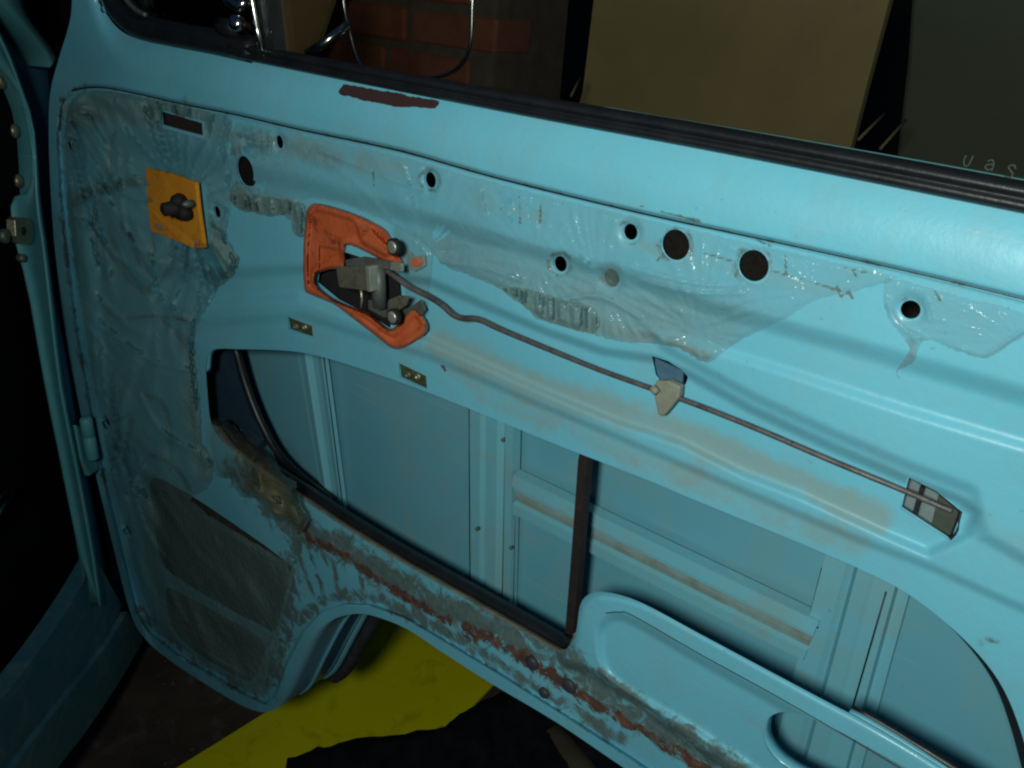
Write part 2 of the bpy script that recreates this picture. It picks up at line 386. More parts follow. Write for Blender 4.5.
cloth_patch('crumpled_cloth', [(288, 768), (345, 750), (440, 737), (478, 712), (515, 694), (545, 690), (640, 770), (640, 860), (420, 900), (260, 900)],
            'black crumpled cloth lying on the yellow panel below the door', .05, M_cloth)
o = tube('timber_offcut', [PF(552, 738, .05), PF(600, 800, .05), PF(650, 900, .05)], .035, M_wood, n=14)
tag(o, 'brown round timber offcut on the floor under the door', 'timber')
deb = []
for k in range(60):
    x, y = rng.uniform(150, 300), rng.uniform(640, 790)
    deb.append(PF(x, y))
dv, df = [], []
for p in deb:
    s = rng.uniform(.003, .009); b0 = len(dv)
    for q in range(6):
        d_ = [(1, 0, 0), (-1, 0, 0), (0, 1, 0), (0, -1, 0), (0, 0, 1), (0, 0, -1)][q]
        dv.append(p+Vector(d_)*s*rng.uniform(.5, 1)+Vector((0, 0, s*.6)))
    for a in (0, 1):
        for b_ in (2, 3):
            for c_ in (4, 5): df.append((b0+a, b0+b_, b0+c_))
o = mesh_obj('floor_grit', dv, df, M_mortar); o['kind'] = 'stuff'; o['label'] = 'loose grit scattered on the dark floor'

# ------------------------------------------------------------------ the car body beside the open door
body = empty('car_body', Vector((BO[0], BO[1], 0)), 'dull blue hinge pillar and sill of the car body at the left', 'car body')
def strip_b(name, A, B, d, mat, thick=.03, bulge=.006, **k):      # strip between two pixel polylines on the body plane
    A = smooth_line(A, sub=6); B = smooth_line(B, sub=6); n = 24
    ia = np.linspace(0, len(A)-1, n); ib = np.linspace(0, len(B)-1, n)
    qa = [np.array([np.interp(t, range(len(A)), A[:, 0]), np.interp(t, range(len(A)), A[:, 1])]) for t in ia]
    qb = [np.array([np.interp(t, range(len(B)), B[:, 0]), np.interp(t, range(len(B)), B[:, 1])]) for t in ib]
    rows_ = []
    for t in np.linspace(0, 1, 7):
        rows_.append([PB(*(a*(1-t)+b_*t), d-bulge*math.sin(math.pi*t)) for a, b_ in zip(qa, qb)])
    r2 = [[p-Vector(BN)*thick for p in rows_[0]]]+rows_+[[p-Vector(BN)*thick for p in rows_[-1]]]
    return ribbon(name, r2, mat, body, thick=.0015, **k)
L0 = [(-40, 15), (0, 66), (22, 100), (31, 150), (31, 190), (14, 200), (16, 235), (30, 290), (44, 370), (60, 450), (76, 530), (88, 580)]
L1 = [(-40, -40), (2, 40), (20, 85), (34, 130), (38, 200), (45, 250), (52, 310), (62, 390), (78, 470), (92, 545), (101, 606)]
L2_ = [(0, -60), (25, 15), (45, 50), (52, 85), (50, 150), (54, 230), (64, 320), (77, 410), (92, 490), (104, 560), (112, 606)]
strip_b('pillar_face', L0, L1, .0, M_body, .003)
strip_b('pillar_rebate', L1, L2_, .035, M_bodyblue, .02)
strip_b('pillar_edge', [(q[0]-3, q[1]) for q in L1], [(q[0]+2, q[1]) for q in L1], -.002, M_body, .02)
strip_b('roof_pillar', [(-40, -40), (-10, -10), (10, 14), (40, 50), (50, 68)], [(6, -60), (20, -10), (27, 15), (46, 42), (57, 58)], -.004, M_body, .03)
o = prism('gap_filler', [PB(*q, .12) for q in [(5, -30), (100, -30), (80, 60), (70, 120), (40, 60)]], -Vector(BN)*.004, M_gap, body)  # dark red sheet standing in for the background gap beside the pillar
# sill running from the foot of the pillar towards the viewer
def PS(x, y, z): return PF(x, y, z)
s1 = strip_b('sill_outer', [(127, 612), (100, 655), (60, 705), (-10, 800), (-60, 870)], [(143, 640), (120, 680), (88, 728), (40, 790), (-10, 860)], -.0, M_sill, .03, bulge=0, smooth=False)
s2 = strip_b('sill_inner', [(96, 560), (70, 605), (36, 655), (-8, 710), (-80, 800)], [(122, 606), (96, 652), (56, 702), (12, 762), (-65, 862)], .01, M_sill, .03, bulge=0, smooth=False)
strip_b('sill_seam', [(118, 600), (94, 645), (56, 697), (8, 762), (-60, 860)], [(129, 612), (103, 655), (64, 705), (16, 770), (-50, 870)], .025, M_rubber, .01)
prism('interior_panel', [PB(*q, .10) for q in [(-300, -200), (40, -60), (60, 300), (110, 560), (120, 640), (-60, 900), (-400, 900)]], -Vector(BN)*.01, M_interior, body)
for k, (x, y, r) in enumerate([(2, 81, .011), (15, 131, .010), (19, 181, .010)]):
    c_ = PB(x, y, .015); lathe('screw', c_, BN, [(-.008, r*.5), (-.002, r*.5), (-.002, r), (.001, r), (.004, r*.7), (.005, 0.0005)], M_steel, body, 14)
prism('hinge_cover', [PB(*q, .018) for q in [(-40, 20), (6, 66), (27, 95), (36, 150), (36, 196), (14, 204), (-10, 214), (-60, 200)]], -Vector(BN)*.004, M_interior, body)
plate = [(15, 220), (18, 217), (29, 218), (33, 223), (33, 240), (29, 245), (20, 243), (16, 236)]
pl = prism('striker_plate', [PB(*q, -.012) for q in plate], -Vector(BN)*.012, M_steel, body, .001)
lathe('striker_hole', PB(23.5, 231, -.0125), BN, [(-.002, .006), (.001, .006), (.0012, .005)], M_dark, body, 14)
for (x, y, r) in [(21, 258, .006), (4, 236, .010)]:
    lathe('body_bolt', PB(x, y, -.003), BN, [(-.004, r), (.004, r), (.006, r*.6)], M_greymetal, body, 10)
h1 = prism('hinge_leaf', [PB(*q, -.004) for q in [(76, 425), (86, 428), (94, 440), (99, 470), (90, 476), (82, 460)]], -Vector(BN)*.02, M_body, body, .002)
lathe('hinge_knuckle', PB(89, 437, -.016), (0, 0, 1), [(-.045, .007), (-.04, .010), (0, .010), (.002, .008), (.004, .010), (.034, .010), (.038, .007)], M_body, body, 14)
tube('seat_rail', [PB(-20, 540, .06), PB(12, 492, .06)], .004, M_chrome, body)
tube('seat_rail', [PB(-16, 520, .06), PB(6, 488, .06)], .003, M_chrome, body)

# ------------------------------------------------------------------ the door
door = empty('car_door', P(138, 640, .04), 'turquoise car door with its trim panel removed, standing open', 'car door')

bead = smooth_line([(74, 90), (90, 87), (110, 88), (145, 95), (180, 103), (240, 115), (300, 129), (400, 150), (500, 178), (640, 212), (760, 238), (900, 269), (1024, 299), (1150, 332)], sub=4)
R0 = np.vstack([[(59, 106), (64, 96)], bead, [(1150, 1000), (760, 845), (655, 775), (625, 755), (560, 713), (500, 675), (440, 639), (405, 618), (372, 606), (346, 605), (323, 612), (304, 632), (287, 665), (276, 697), (266, 705), (244, 695), (180, 657), (148, 633), (135, 610), (118, 540), (101, 470), (88, 400), (76, 330), (66, 250), (60, 190), (57, 130)]])
R1 = [(84, 140), (112, 128), (150, 127), (180, 138), (240, 156), (320, 177), (440, 213), (560, 250), (640, 271), (720, 300), (860, 337), (1024, 383), (1150, 420), (1300, 1200), (500, 900), (300, 900), (80, 560), (92, 480), (96, 420), (92, 340), (82, 240)]
L3 = [(150, 262), (215, 266), (300, 262), (350, 262), (430, 276), (480, 298), (548, 327), (603, 346), (658, 354), (690, 369), (753, 404), (840, 444), (908, 473), (965, 495)]
L4 = [(930, 560), (881, 539), (853, 526), (799, 501), (744, 480), (680, 448), (617, 427), (584, 413), (529, 390), (430, 346), (340, 318), (300, 303), (215, 310), (150, 306)]
R3 = L3+[(985, 512), (975, 540)]+L4
R4 = L4+[(1040, 700), (1000, 700)]
R5 = [(640, 322), (700, 338), (780, 362), (908, 403), (1024, 437), (1150, 470), (1150, 640), (975, 540), (965, 495), (908, 473), (840, 444), (753, 404), (690, 369), (660, 352)]
R7 = [(150, 312), (215, 316), (300, 309), (430, 352), (529, 396), (617, 432), (744, 486), (853, 532), (935, 563), (1024, 603), (1150, 657), (1300, 1200), (300, 1100), (120, 560), (120, 400)]
LIPD = [(560, 652), (575, 640), (581, 606), (600, 594), (640, 604), (700, 636), (760, 668), (820, 700), (880, 732), (960, 782), (1060, 850), (1200, 950), (1250, 1150), (900, 1000), (700, 830), (590, 690)]
PAN = [(554, 650), (565, 640), (571, 606), (582, 590), (602, 585), (644, 595), (706, 627), (766, 659), (826, 691), (886, 723), (966, 773), (1060, 853), (1200, 955), (1100, 1100), (860, 895), (760, 800), (700, 757), (650, 718), (614, 694), (585, 676), (562, 668)]
PANIN = [(594, 632), (600, 618), (612, 611), (634, 616), (700, 654), (780, 698), (880, 756), (1000, 830), (1100, 900), (1000, 960), (800, 808), (700, 738), (640, 703), (612, 683), (598, 664)]
BLOB1 = [(300, 196), (370, 204), (440, 250), (436, 275), (400, 262), (300, 262)]

PAN = smooth_line(PAN, True, 4); PANIN = smooth_line(PANIN, True, 4)
def feat(pts_uv, poly, height, w):
    q = UV(np.array(poly, float)); s = dist_line(pts_uv, q, True)/np.clip((np.hypot(pts_uv[:, 0], D))/.62, 1, 3)**1.7; ins = inside(pts_uv, q)
    return height*np.where(ins, ss(s/w), 0)
sealline = [(-20, -200), (92, -40), (102, 0), (112, 22), (132, 37), (170, 46), (240, 58), (300, 70), (400, 90), (560, 121), (700, 147), (850, 176), (1024, 211), (1150, 236)]
def H(uv):      # height of the pressed sheet towards the viewer, metres
    h = np.full(len(uv), .008)
    h += feat(uv, R0, -.0055, .0022)
    h += feat(uv, R1, -.008, .015)
    h += feat(uv, R5, .0045, .010)
    h += feat(uv, R3, -.0075, .009)
    h += feat(uv, R7, -.0035, .008)
    h += feat(uv, PAN, .011, .014) + feat(uv, PANIN, -.006, .012)
    # bead line: a narrow open joint
    d = dist_line(uv, UV(bead)); k = ~inside(uv, UV(R0))
    h -= .0045*np.exp(-(d/(.0010*np.clip(np.hypot(uv[:, 0], D)/.5, 1, 2)))**2)
    # garnish curls back towards the window
    ds = dist_line(uv, UV(smooth_line(sealline, sub=3)))
    h -= .013*np.where(k, np.clip(1-ds/.042, 0, 1)**2, 0)
    h += .0012*np.sin(uv[:, 0]*23+1)*np.sin(uv[:, 1]*31)
    # small dents and lips round the holes
    for (x, y, r) in HOLES:
        c_ = UV((x, y)); dd = np.hypot(*(uv-c_).T)
        h -= .0022*(1-ss((dd-r)/.006))
    return h
HOLES = [(430, 180, rad(430, 180, 8.5)), (630, 232, rad(630, 232, 9)), (910, 310, rad(910, 310, 10.5)), (560, 264, rad(560, 264, 8.5)),
         (611, 278, rad(611, 278, 10)), (279, 142, rad(279, 142, 7)), (150, 112, rad(150, 112, 7)), (69, 146, rad(69, 146, 4.5)),
         (217, 212, rad(217, 212, 6)), (107, 422, rad(107, 422, 4)), (128, 530, rad(128, 530, 4))]
PLUGS = [(675, 245, rad(675, 245, 16.5)), (753, 266, rad(753, 266, 17)), (245, 171, rad(245, 171, 15))]

outer = smooth_line([(72, -60), (72, 0), (69, 25), (59, 58), (50, 95), (49, 150), (54, 240), (65, 330), (80, 410), (97, 480), (114, 550), (128, 605), (141, 634), (172, 662), (230, 699), (256, 711), (270, 711), (281, 703), (295, 673), (313, 638), (330, 621), (352, 614), (374, 616), (407, 629), (439, 650), (492, 684), (556, 722), (624, 768), (740, 846), (860, 930), (1000, 1030)], sub=4)
outer = np.vstack([outer, [(1180, 1030)], smooth_line(sealline, sub=4)[::-1]])
OPEN = smooth_line([(206, 372), (208, 355), (216, 349), (240, 349), (290, 351), (330, 359), (400, 382), (470, 409), (560, 446), (640, 477), (700, 502), (800, 543), (860, 569), (905, 592), (945, 622), (980, 656), (1004, 690), (1022, 735), (1040, 800), (1060, 850)], sub=4)
OPEN = np.vstack([OPEN, smooth_line([(960, 780), (880, 730), (820, 698), (760, 666), (700, 634), (640, 602), (605, 592), (588, 595), (580, 606), (576, 632), (568, 648), (556, 650), (520, 630), (470, 601), (400, 561), (340, 524), (300, 497), (262, 472), (228, 446), (212, 425), (208, 400)], sub=4)])
H_pocket = smooth_line([(765, 725), (772, 715), (790, 712), (820, 722), (870, 748), (950, 795), (985, 830), (960, 850), (870, 810), (790, 770), (766, 745)], True, 4)
H_slot1 = [(161, 111), (202, 123), (203, 136), (162, 125)]
H_clip1 = [(288, 317), (312, 326), (313, 337), (289, 329)]
H_clip2 = [(399, 363), (426, 376), (427, 389), (400, 377)]
H_rodhole = [(652, 356), (668, 361), (682, 370), (688, 377), (686, 384), (677, 388), (664, 384), (656, 375)]
H_lock = [(908, 477), (936, 491), (962, 512), (951, 541), (930, 528), (900, 508)]
H_handle = [(322, 258), (345, 252), (392, 268), (398, 300), (390, 328), (372, 316), (340, 300), (318, 282)]
H_low1 = smooth_line([(150, 484), (156, 478), (175, 486), (215, 511), (284, 560), (290, 576), (284, 600), (276, 630), (262, 626), (220, 604), (172, 574), (160, 556), (154, 520)], True, 3)
H_low2 = smooth_line([(166, 590), (178, 592), (220, 614), (262, 640), (262, 660), (252, 680), (236, 676), (196, 652), (172, 626)], True, 3)

def sheet(name, outer_px, holes, hfun, mat, parent, step=3.0, lines=(), attrs=None, bounds=None, thick=.0012, edge_jit=0, world=None, refine=(), **k):
    op = np.array(outer_px, float)
    def dens(p, closed=True):
        out_ = []; n = len(p)
        for i in range(n if closed else n-1):
            a = np.asarray(p[i], float); b_ = np.asarray(p[(i+1) % n], float); m_ = max(1, int(np.hypot(*(b_-a))/(step*1.4)))
            for q in range(m_): out_.append(a+(b_-a)*q/m_)
        if not closed: out_.append(np.asarray(p[-1], float))
        return np.array(out_)
    O = dens(op)
    if edge_jit: O = O+rng.uniform(-edge_jit, edge_jit, O.shape)
    HS = [dens(h_) for h_ in holes]; LS = [dens(l_, False) for l_ in lines]
    lo = O.min(0); hi = O.max(0)
    xs = np.arange(lo[0], hi[0], step); ys = np.arange(lo[1], hi[1], step*.87)
    gx, gy = np.meshgrid(xs, ys); gx = gx+(np.arange(len(ys)) % 2)[:, None]*step*.5
    g = np.stack([gx.ravel(), gy.ravel()], -1)
    far = ((g[:, 0] < -25) | (g[:, 0] > 1050) | (g[:, 1] < -25) | (g[:, 1] > 795))
    g = g[~far | (rng.rand(len(g)) < .06)]
    g = g[inside(g, O)]
    ex = []
    for l_ in refine:
        l_ = np.array(l_, float)
        for i in range(len(l_)-1):
            a, b_ = l_[i], l_[i+1]; L_ = np.hypot(*(b_-a)); m_ = max(1, int(L_/2.2)); n_ = np.array([-(b_-a)[1], (b_-a)[0]])/max(L_, 1e-6)
            for q in range(m_):
                c0 = a+(b_-a)*q/m_
                if not (-20 < c0[0] < 1045 and -20 < c0[1] < 790): continue
                for o_ in (-4.2, -2.9, -1.8, -.9, 0, .9, 1.8, 2.9, 4.2): ex.append(c0+n_*o_)
        lo2, hi2 = l_.min(0)-7, l_.max(0)+7
        nb = np.where((g > lo2).all(1) & (g < hi2).all(1))[0]
        vis = (g[nb, 0] > -20) & (g[nb, 0] < 1045) & (g[nb, 1] > -20) & (g[nb, 1] < 790); nb = nb[vis]
        dd = dist_line(g[nb], l_); kp = np.ones(len(g), bool); kp[nb[dd < 5.4]] = False; g = g[kp]
    if ex:
        ex = np.array(ex); ky = np.floor(ex/.85).astype(int); _, ui = np.unique(ky, axis=0, return_index=True)
        ex = ex[np.sort(ui)]; g = np.vstack([g, ex[inside(ex, O)]])
    for h_ in HS: g = g[~inside(g, h_)]
    for l_, c_ in [(O, True)]+[(h_, True) for h_ in HS]+[(l_, False) for l_ in LS]:
        lo2, hi2 = l_.min(0)-4, l_.max(0)+4
        nb = np.where((g > lo2).all(1) & (g < hi2).all(1))[0]
        if len(nb):
            dd = dist_line(g[nb], l_, c_); kp = np.ones(len(g), bool); kp[nb[dd < step*.45]] = False; g = g[kp]
    pts, ed = [], []
    for l_, c_ in [(O, True)]+[(h_, True) for h_ in HS]+[(l_, False) for l_ in LS]:
        b0 = len(pts); n = len(l_); pts += [Vector(p) for p in l_]
        ed += [(b0+i, b0+(i+1) % n) for i in range(n if c_ else n-1)]
    pts += [Vector(p) for p in g]
    r = delaunay_2d_cdt(pts, ed, [], 0, 1e-4)
    v2 = np.array([tuple(p) for p in r[0]]); f = np.array(r[2]); cen = v2[f].mean(1); kp = inside(cen, O)
    for h_ in HS: kp &= ~inside(cen, h_)
    f = f[kp]; used = np.unique(f); mp = -np.ones(len(v2), int); mp[used] = np.arange(len(used)); v2 = v2[used]; f = mp[f]
    P3 = PA(v2); uv = P3[:, [0, 2]]
    if world is None: P3 = PA(v2, -hfun(uv, v2))
    else: P3[:, 1] = world(uv)
    # face the viewer (-y)
    a, b_, c_ = P3[f[:, 0]], P3[f[:, 1]], P3[f[:, 2]]; ny = np.cross(b_-a, c_-a)[:, 1]; f[ny > 0] = f[ny > 0][:, ::-1]
    o = mesh_obj(name, P3, f, mat, parent, True, **k)
    if attrs:
        for an, fn in attrs.items():
            at_ = o.data.attributes.new(an, 'FLOAT', 'POINT'); at_.data.foreach_set('value', fn(uv, v2).astype(np.float32))
    if thick: solid(o, thick, -1)
    return o

# stains of the panel, each with a place of its own
def near(v2, line, w): return np.clip(1.25-dist_line(v2, line)/w, 0, 1)
def a_rust(uv, v2):
    m = near(v2, [(286, 512), (312, 540), (345, 556), (380, 580), (410, 600), (450, 622)], 6)
    m = np.maximum(m, near(v2, [(466, 628), (490, 640), (520, 655), (545, 672), (590, 700)], 10))
    m = np.maximum(m, near(v2, [(590, 702), (640, 728), (690, 760), (760, 800)], 8))
    m = np.maximum(m, .8*near(v2, [(540, 625), (557, 638)], 6))
    m = np.maximum(m, .75*near(v2, [(252, 470), (276, 492), (296, 520)], 8))
    m = np.maximum(m, .8*near(v2, [(442, 366), (446, 370)], 3)); return m
def a_chip(uv, v2):
    p = [(340, 92), (344, 86), (352, 87), (400, 95), (437, 103), (434, 106), (396, 105), (386, 103), (343, 94)]
    return np.where(inside(v2, np.array(p, float)), 1.0, np.clip(1-dist_line(v2, p, True)/4, 0, 1)*.8)
def a_dirt(uv, v2):
    m = .85*near(v2, [(240, 470), (300, 530), (360, 560), (430, 600), (520, 640), (560, 655), (600, 690), (680, 738), (780, 800)], 22)
    m = np.maximum(m, .80*near(v2, [(300, 622), (322, 600), (346, 595), (380, 598), (440, 628), (520, 676), (620, 740)], 9))
    m = np.maximum(m, .75*near(v2, [(290, 560), (285, 620), (262, 690)], 20))
    m = np.maximum(m, .9*near(v2, [(600, 672), (640, 702), (700, 740), (760, 790)], 6))
    m = np.maximum(m, .55*near(v2, [(140, 610), (180, 648), (250, 694)], 12))
    for x, y, r in [(279, 142, 10), (150, 112, 12), (180, 112, 14), (69, 146, 10), (217, 225, 14), (246, 190, 16), (240, 150, 12), (262, 150, 12), (611, 278, 14), (753, 285, 9), (672, 246, 4), (107, 422, 9)]:
        m = np.maximum(m, .62*np.clip(1.3-np.hypot(*(v2-(x, y)).T)/r, 0, 1))
    m = np.maximum(m, .65*near(v2, [(62, 100), (70, 91), (84, 88)], 5))
    m = np.maximum(m, .55*near(v2, [(60, 110), (60, 190), (66, 260), (78, 340), (92, 420), (108, 500)], 5))
    m = np.maximum(m, .7*near(v2, bead+np.array([0, .8]), 1.6))
    for l_ in [[(286, 508), (298, 555), (318, 606)], [(300, 520), (312, 560), (326, 598)], [(330, 548), (338, 592)], [(356, 562), (364, 594)], [(395, 588), (424, 616)],
               [(285, 566), (284, 600), (266, 690)], [(296, 615), (288, 640), (272, 690)], [(270, 470), (290, 505), (330, 545), (420, 596)]]:
        m = np.maximum(m, .85*near(v2, l_, 3.2))
    for l_ in [[(373, 170), (374, 186)], [(500, 190), (502, 214)], [(519, 195), (520, 222)], [(541, 205), (540, 224)], [(785, 256), (786, 274)], [(772, 271), (815, 283), (852, 295)], [(832, 292), (838, 286), (840, 298), (848, 292), (853, 298)],
               [(700, 252), (735, 262)], [(660, 220), (668, 230)], [(756, 240), (770, 246)], [(655, 262), (664, 255)], [(735, 276), (740, 268)], [(852, 268), (856, 276)], [(935, 290), (940, 300)], [(640, 206), (700, 222)], [(845, 268), (868, 273)]]:
        m = np.maximum(m, .9*near(v2, l_, 1.5))
    for x, y, r in [(630, 232, 13), (675, 245, 19), (753, 266, 20), (430, 180, 12), (910, 310, 14), (560, 264, 13)]:
        dd = np.hypot(*(v2-(x, y)).T); m = np.maximum(m, .55*np.clip(1.2-np.abs(dd-r*.85)/(r*.3), 0, 1))
    m = np.maximum(m, .42*near(v2, [(945, 648), (1000, 640)], 8)); return m
def a_scuff(uv, v2):
    m = .85*near(v2, [(440, 345), (520, 380), (600, 408), (660, 425), (720, 450), (800, 480), (880, 520)], 24)
    m = np.maximum(m, .6*near(v2, [(480, 390), (600, 440), (760, 510), (860, 545)], 26))
    m = np.maximum(m, .55*near(v2, [(400, 340), (440, 350), (470, 380)], 22))
    m = np.maximum(m, .6*near(v2, [(70, 110), (240, 135), (400, 170)], 20))
    m = np.maximum(m, .45*near(v2, [(430, 190), (640, 245), (860, 300)], 14)); return m
holes = [OPEN, H_pocket, H_slot1, H_clip1, H_clip2, H_rodhole, H_lock, H_handle, H_low1, H_low2]
holes += [circle_px(x, y, r) for x, y, r in HOLES]+[circle_px(x, y, r, 28) for x, y, r in PLUGS]
clo = lambda q: np.vstack([np.array(q, float), np.array(q[:1], float)])
panel = sheet('inner_panel', outer, holes, lambda uv, v2: H(uv), M_panel, door, 2.7, thick=0, refine=[clo(R0), clo(PANIN), np.array(R1[-7:]+R1[:3])],
              attrs={'rust': a_rust, 'chip': a_chip, 'dirt': a_dirt, 'scuff': a_scuff}, label='turquoise pressed sheet with rust along its lower edge')

def onpanel(line, lift=0.0):               # pixel line -> points on the pressed sheet
    line = np.asarray(line, float); p = PA(line); p = PA(line, -(H(p[:, [0, 2]])+lift)); return [Vector(q) for q in p]
def back(pts, d): return [p+Vector((0, d, 0)) for p in pts]
bt_ = np.array([q for q in bead if q[0] < 1100])
tube('bead_seam', onpanel(bt_+np.array([0, .6]), -.0004), list(np.interp(bt_[:, 0], [70, 500, 1024], [.0016, .0009, .0007])), M_rubber, door, 6)
# folded lips of the openings
def lip(name, px, depth, mat, closed=True, drop=0.0, inward=0.0):
    a = onpanel(px); b_ = back(a, depth*.5); c_ = [p+Vector((0, depth, drop)) for p in a]
    return ribbon(name, [back(a, .0008), b_, c_], mat, door, closed, thick=.001)
lip('opening_lip', OPEN[:84], .007, M_panel, False)
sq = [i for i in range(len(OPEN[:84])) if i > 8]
sp_ = back(onpanel(OPEN[sq]), .007); tube('lip_shadow_tube', sp_, list(np.interp(OPEN[sq][:, 0], [210, 500, 900, 960, 1020, 1100], [.0016, .0016, .0022, .0045, .0075, .008])), M_rubber, door, n=8)  # black tube drawn in place of the shadow along the opening's edge
low = smooth_line([(574, 634), (568, 648), (556, 650), (520, 630), (470, 601), (400, 561), (340, 524), (300, 497), (262, 472), (228, 446), (212, 425)], sub=5)
a = onpanel(low)
prof = [(0, 0), (.004, -.0005), (.010, -.006), (.016, -.007), (.022, -.004), (.028, -.0095), (.034, -.011)]
ribbon('ledge_rubber', [[p+Vector((0, y_, z_)) for p in a] for y_, z_ in [(.012, -.006), (.014, -.001), (.020, .000), (.026, -.001), (.029, -.007)]], M_rubber, door, thick=.001)
ribbon('lower_ledge', [[p+Vector((0, y_, z_)) for p in a] for y_, z_ in prof], M_grimy, door, thick=.001, label='grimy beige ledge under the big opening')
for i_, (x, y, r) in enumerate(HOLES+PLUGS): lip('hole_lip', circle_px(x, y, r, 24), .0022, M_panel)
for q in (H_slot1, H_clip1, H_clip2): lip('slot_lip', q, .0022, M_panel)
lip('pocket_lip', H_pocket, .012, M_panel)
lip('lock_slot_lip', H_lock, .004, M_panel); tube('rod_slot_edge', back(onpanel(np.array([(652, 356), (668, 361), (682, 370), (688, 377), (686, 384), (680, 387)])), .002), [.0006, .001, .0014, .0018, .0018, .001], M_rubber, door, 8)
ps_ = np.array([(606, 613), (620, 612), (634, 616), (700, 654), (780, 698), (880, 756), (960, 805)], float)
tube('seam_line', onpanel(smooth_line(ps_), -.0002), .0006, M_rubber, door, 6)
# outer return of the door: bottom edge and wheel arch, back to the outer skin
edge = outer[:int(4*30)]
ei = [i for i in range(len(outer)) if 20 <= i < 122]
ea = onpanel(outer[ei]); SK = .105
ribbon('edge_return', [back(ea, .0006), back(ea, .02), back(ea, .05), back(ea, SK)], M_paint, door, thick=.001)
arch = smooth_line([(270, 712), (281, 703), (295, 673), (313, 638), (330, 621), (352, 614), (374, 616), (407, 629), (439, 650)], sub=6)
aa = onpanel(arch); tube('arch_skin_edge', back(aa, SK+.001), .006, M_paint, door, n=8)
tube('arch_seal', [p+Vector((.012, SK+.014, -.004)) for p in aa], .010, M_rubber_old, door, n=10)
tube('arch_stiffener', [p+Vector((.002, .055, 0)) for p in aa[:36]], .003, M_paint, door, n=8)

# outer skin: gently curved sheet, seen from inside, with the door's own outline
SKO = np.vstack([[(62, 110)], outer[outer[:, 1] > 112], [(1180, 290)], (np.array(smooth_line(sealline, sub=4))+np.array([0, 34]))[::-1]]); SKO = SKO[~((SKO[:, 1] < 60) & (SKO[:, 0] < 110))]
skin = sheet('outer_skin', SKO, [], None, M_inner, door, 9, world=lambda uv: SK+.016*np.sin((uv[:, 1]-.3)*1.9)-.016)
slab('dark_backing', [(140, 470), (180, 470), (296, 552), (282, 700), (150, 640)], .06, .003, M_dark_grey, door)  # dark sheet added behind the low holes so they read as unlit

def hat(name, A, B, prof_, mat, d, n=2, **k):      # A=(p,p) start edge, B=(p,p) end edge; prof (t,height)
    r_ = []
    for t, h_ in prof_:
        a = P(*(np.array(A[0])*(1-t)+np.array(A[1])*t), d); b_ = P(*(np.array(B[0])*(1-t)+np.array(B[1])*t), d)
        e = (b_-a)*.0; r_.append([a-e+Vector((0, -h_, 0)), b_+e+Vector((0, -h_, 0))])
    o = ribbon(name, r_, mat, door, smooth=False, thick=.001, **k); return o
dS = .092
def ext(p, q, s0, s1):
    p = np.array(p, float); q = np.array(q, float); return tuple(p-(q-p)*s0), tuple(q+(q-p)*s1)
def vstrip(name, tl, tr, bl, br, prof_, d=dS, s0=.25, s1=.3, mat=None, **k):
    a0, b0 = ext(tl, bl, s0, s1); a1, b1 = ext(tr, br, s0, s1); return hat(name, (a0, a1), (b0, b1), prof_, mat or M_inner2, d, **k)
vstrip('vertical_stiffener', (296, 350), (324, 356), (322, 500), (344, 510), [(0, -.006), (.02, 0), (.2, 0), (.3, .006), (.5, .008), (.62, .002), (.8, .001), (.97, .003), (1, -.006)])
vstrip('vertical_stiffener', (470, 410), (517, 430), (470, 592), (513, 615), [(0, -.006), (.01, 0), (.22, 0), (.30, -.003), (.40, -.003), (.48, .006), (.66, .006), (.74, .001), (.80, .001), (.83, .005), (.98, .005), (1, -.006)])
vstrip('vertical_stiffener', (822, 572), (905, 610), (798, 662), (872, 730), [(0, -.006), (.01, .004), (.25, .004), (.33, -.001), (.40, .007), (.55, .008), (.60, .006), (.84, .006), (.86, -.001), (1, 0)], s1=1.2)
hat('horizontal_stiffener', ((517, 472), (517, 512)), ((822, 618), (806, 657)), [(0, -.006), (.02, .006), (.28, .008), (.33, .005), (.40, .005), (.46, -.002), (.66, -.002), (.74, .007), (.97, .007), (1, -.006)], M_inner2, dS-.002)
hat('dirt_deposit', ((517, 490.5), (517, 500)), ((814, 635.5), (809, 645.5)), [(0, .0006), (.5, .0014), (1, .0006)], M_dust, dS-.004, label='brown dust lying in the groove of the horizontal stiffener')
def seam(a, b_, d=.066, r=.0009): tube('seam_line', [P(*a, d), P((a[0]+b_[0])/2, (a[1]+b_[1])/2, d), P(*b_, d)], r, M_rubber, door, 6)
for a_, b_, d_ in [((469, 405), (470, 598), dS), ((516.5, 426), (513, 618), dS+.002), ((323, 352), (343, 508), dS), ((506, 424), (502, 612), dS-.002), ((822, 568), (798, 664), dS), ((886, 592), (846, 730), dS-.006),
                   ((517, 512.5), (806, 657.5), dS), ((517, 482), (818, 628), dS-.007)]:
    seam(a_, b_, d_-.0015, .0007)
# rust freckles and rivets on the stiffeners
for x, y in [(477, 529), (511, 548), (503, 440), (494, 600)]:
    lathe('rivet', P(x, y, dS-.006), (0, -1, 0), [(-.003, .0022), (.001, .0022), (.002, .0012)], M_greymetal, door, 10)
# curved dark rubber run; navy slab stands for shade at the opening's left
cr = smooth_line([(228, 330), (236, 350), (246, 385), (262, 425), (285, 462), (330, 500)], sub=5)
tube('rubber_run', [P(x, y, .060) for x, y in cr], .006, M_rubber, door)
slab('shade_slab', [(170, 320), (226, 335), (236, 362), (248, 402), (262, 440), (240, 470), (180, 440)], .055, .004, M_navy, door)
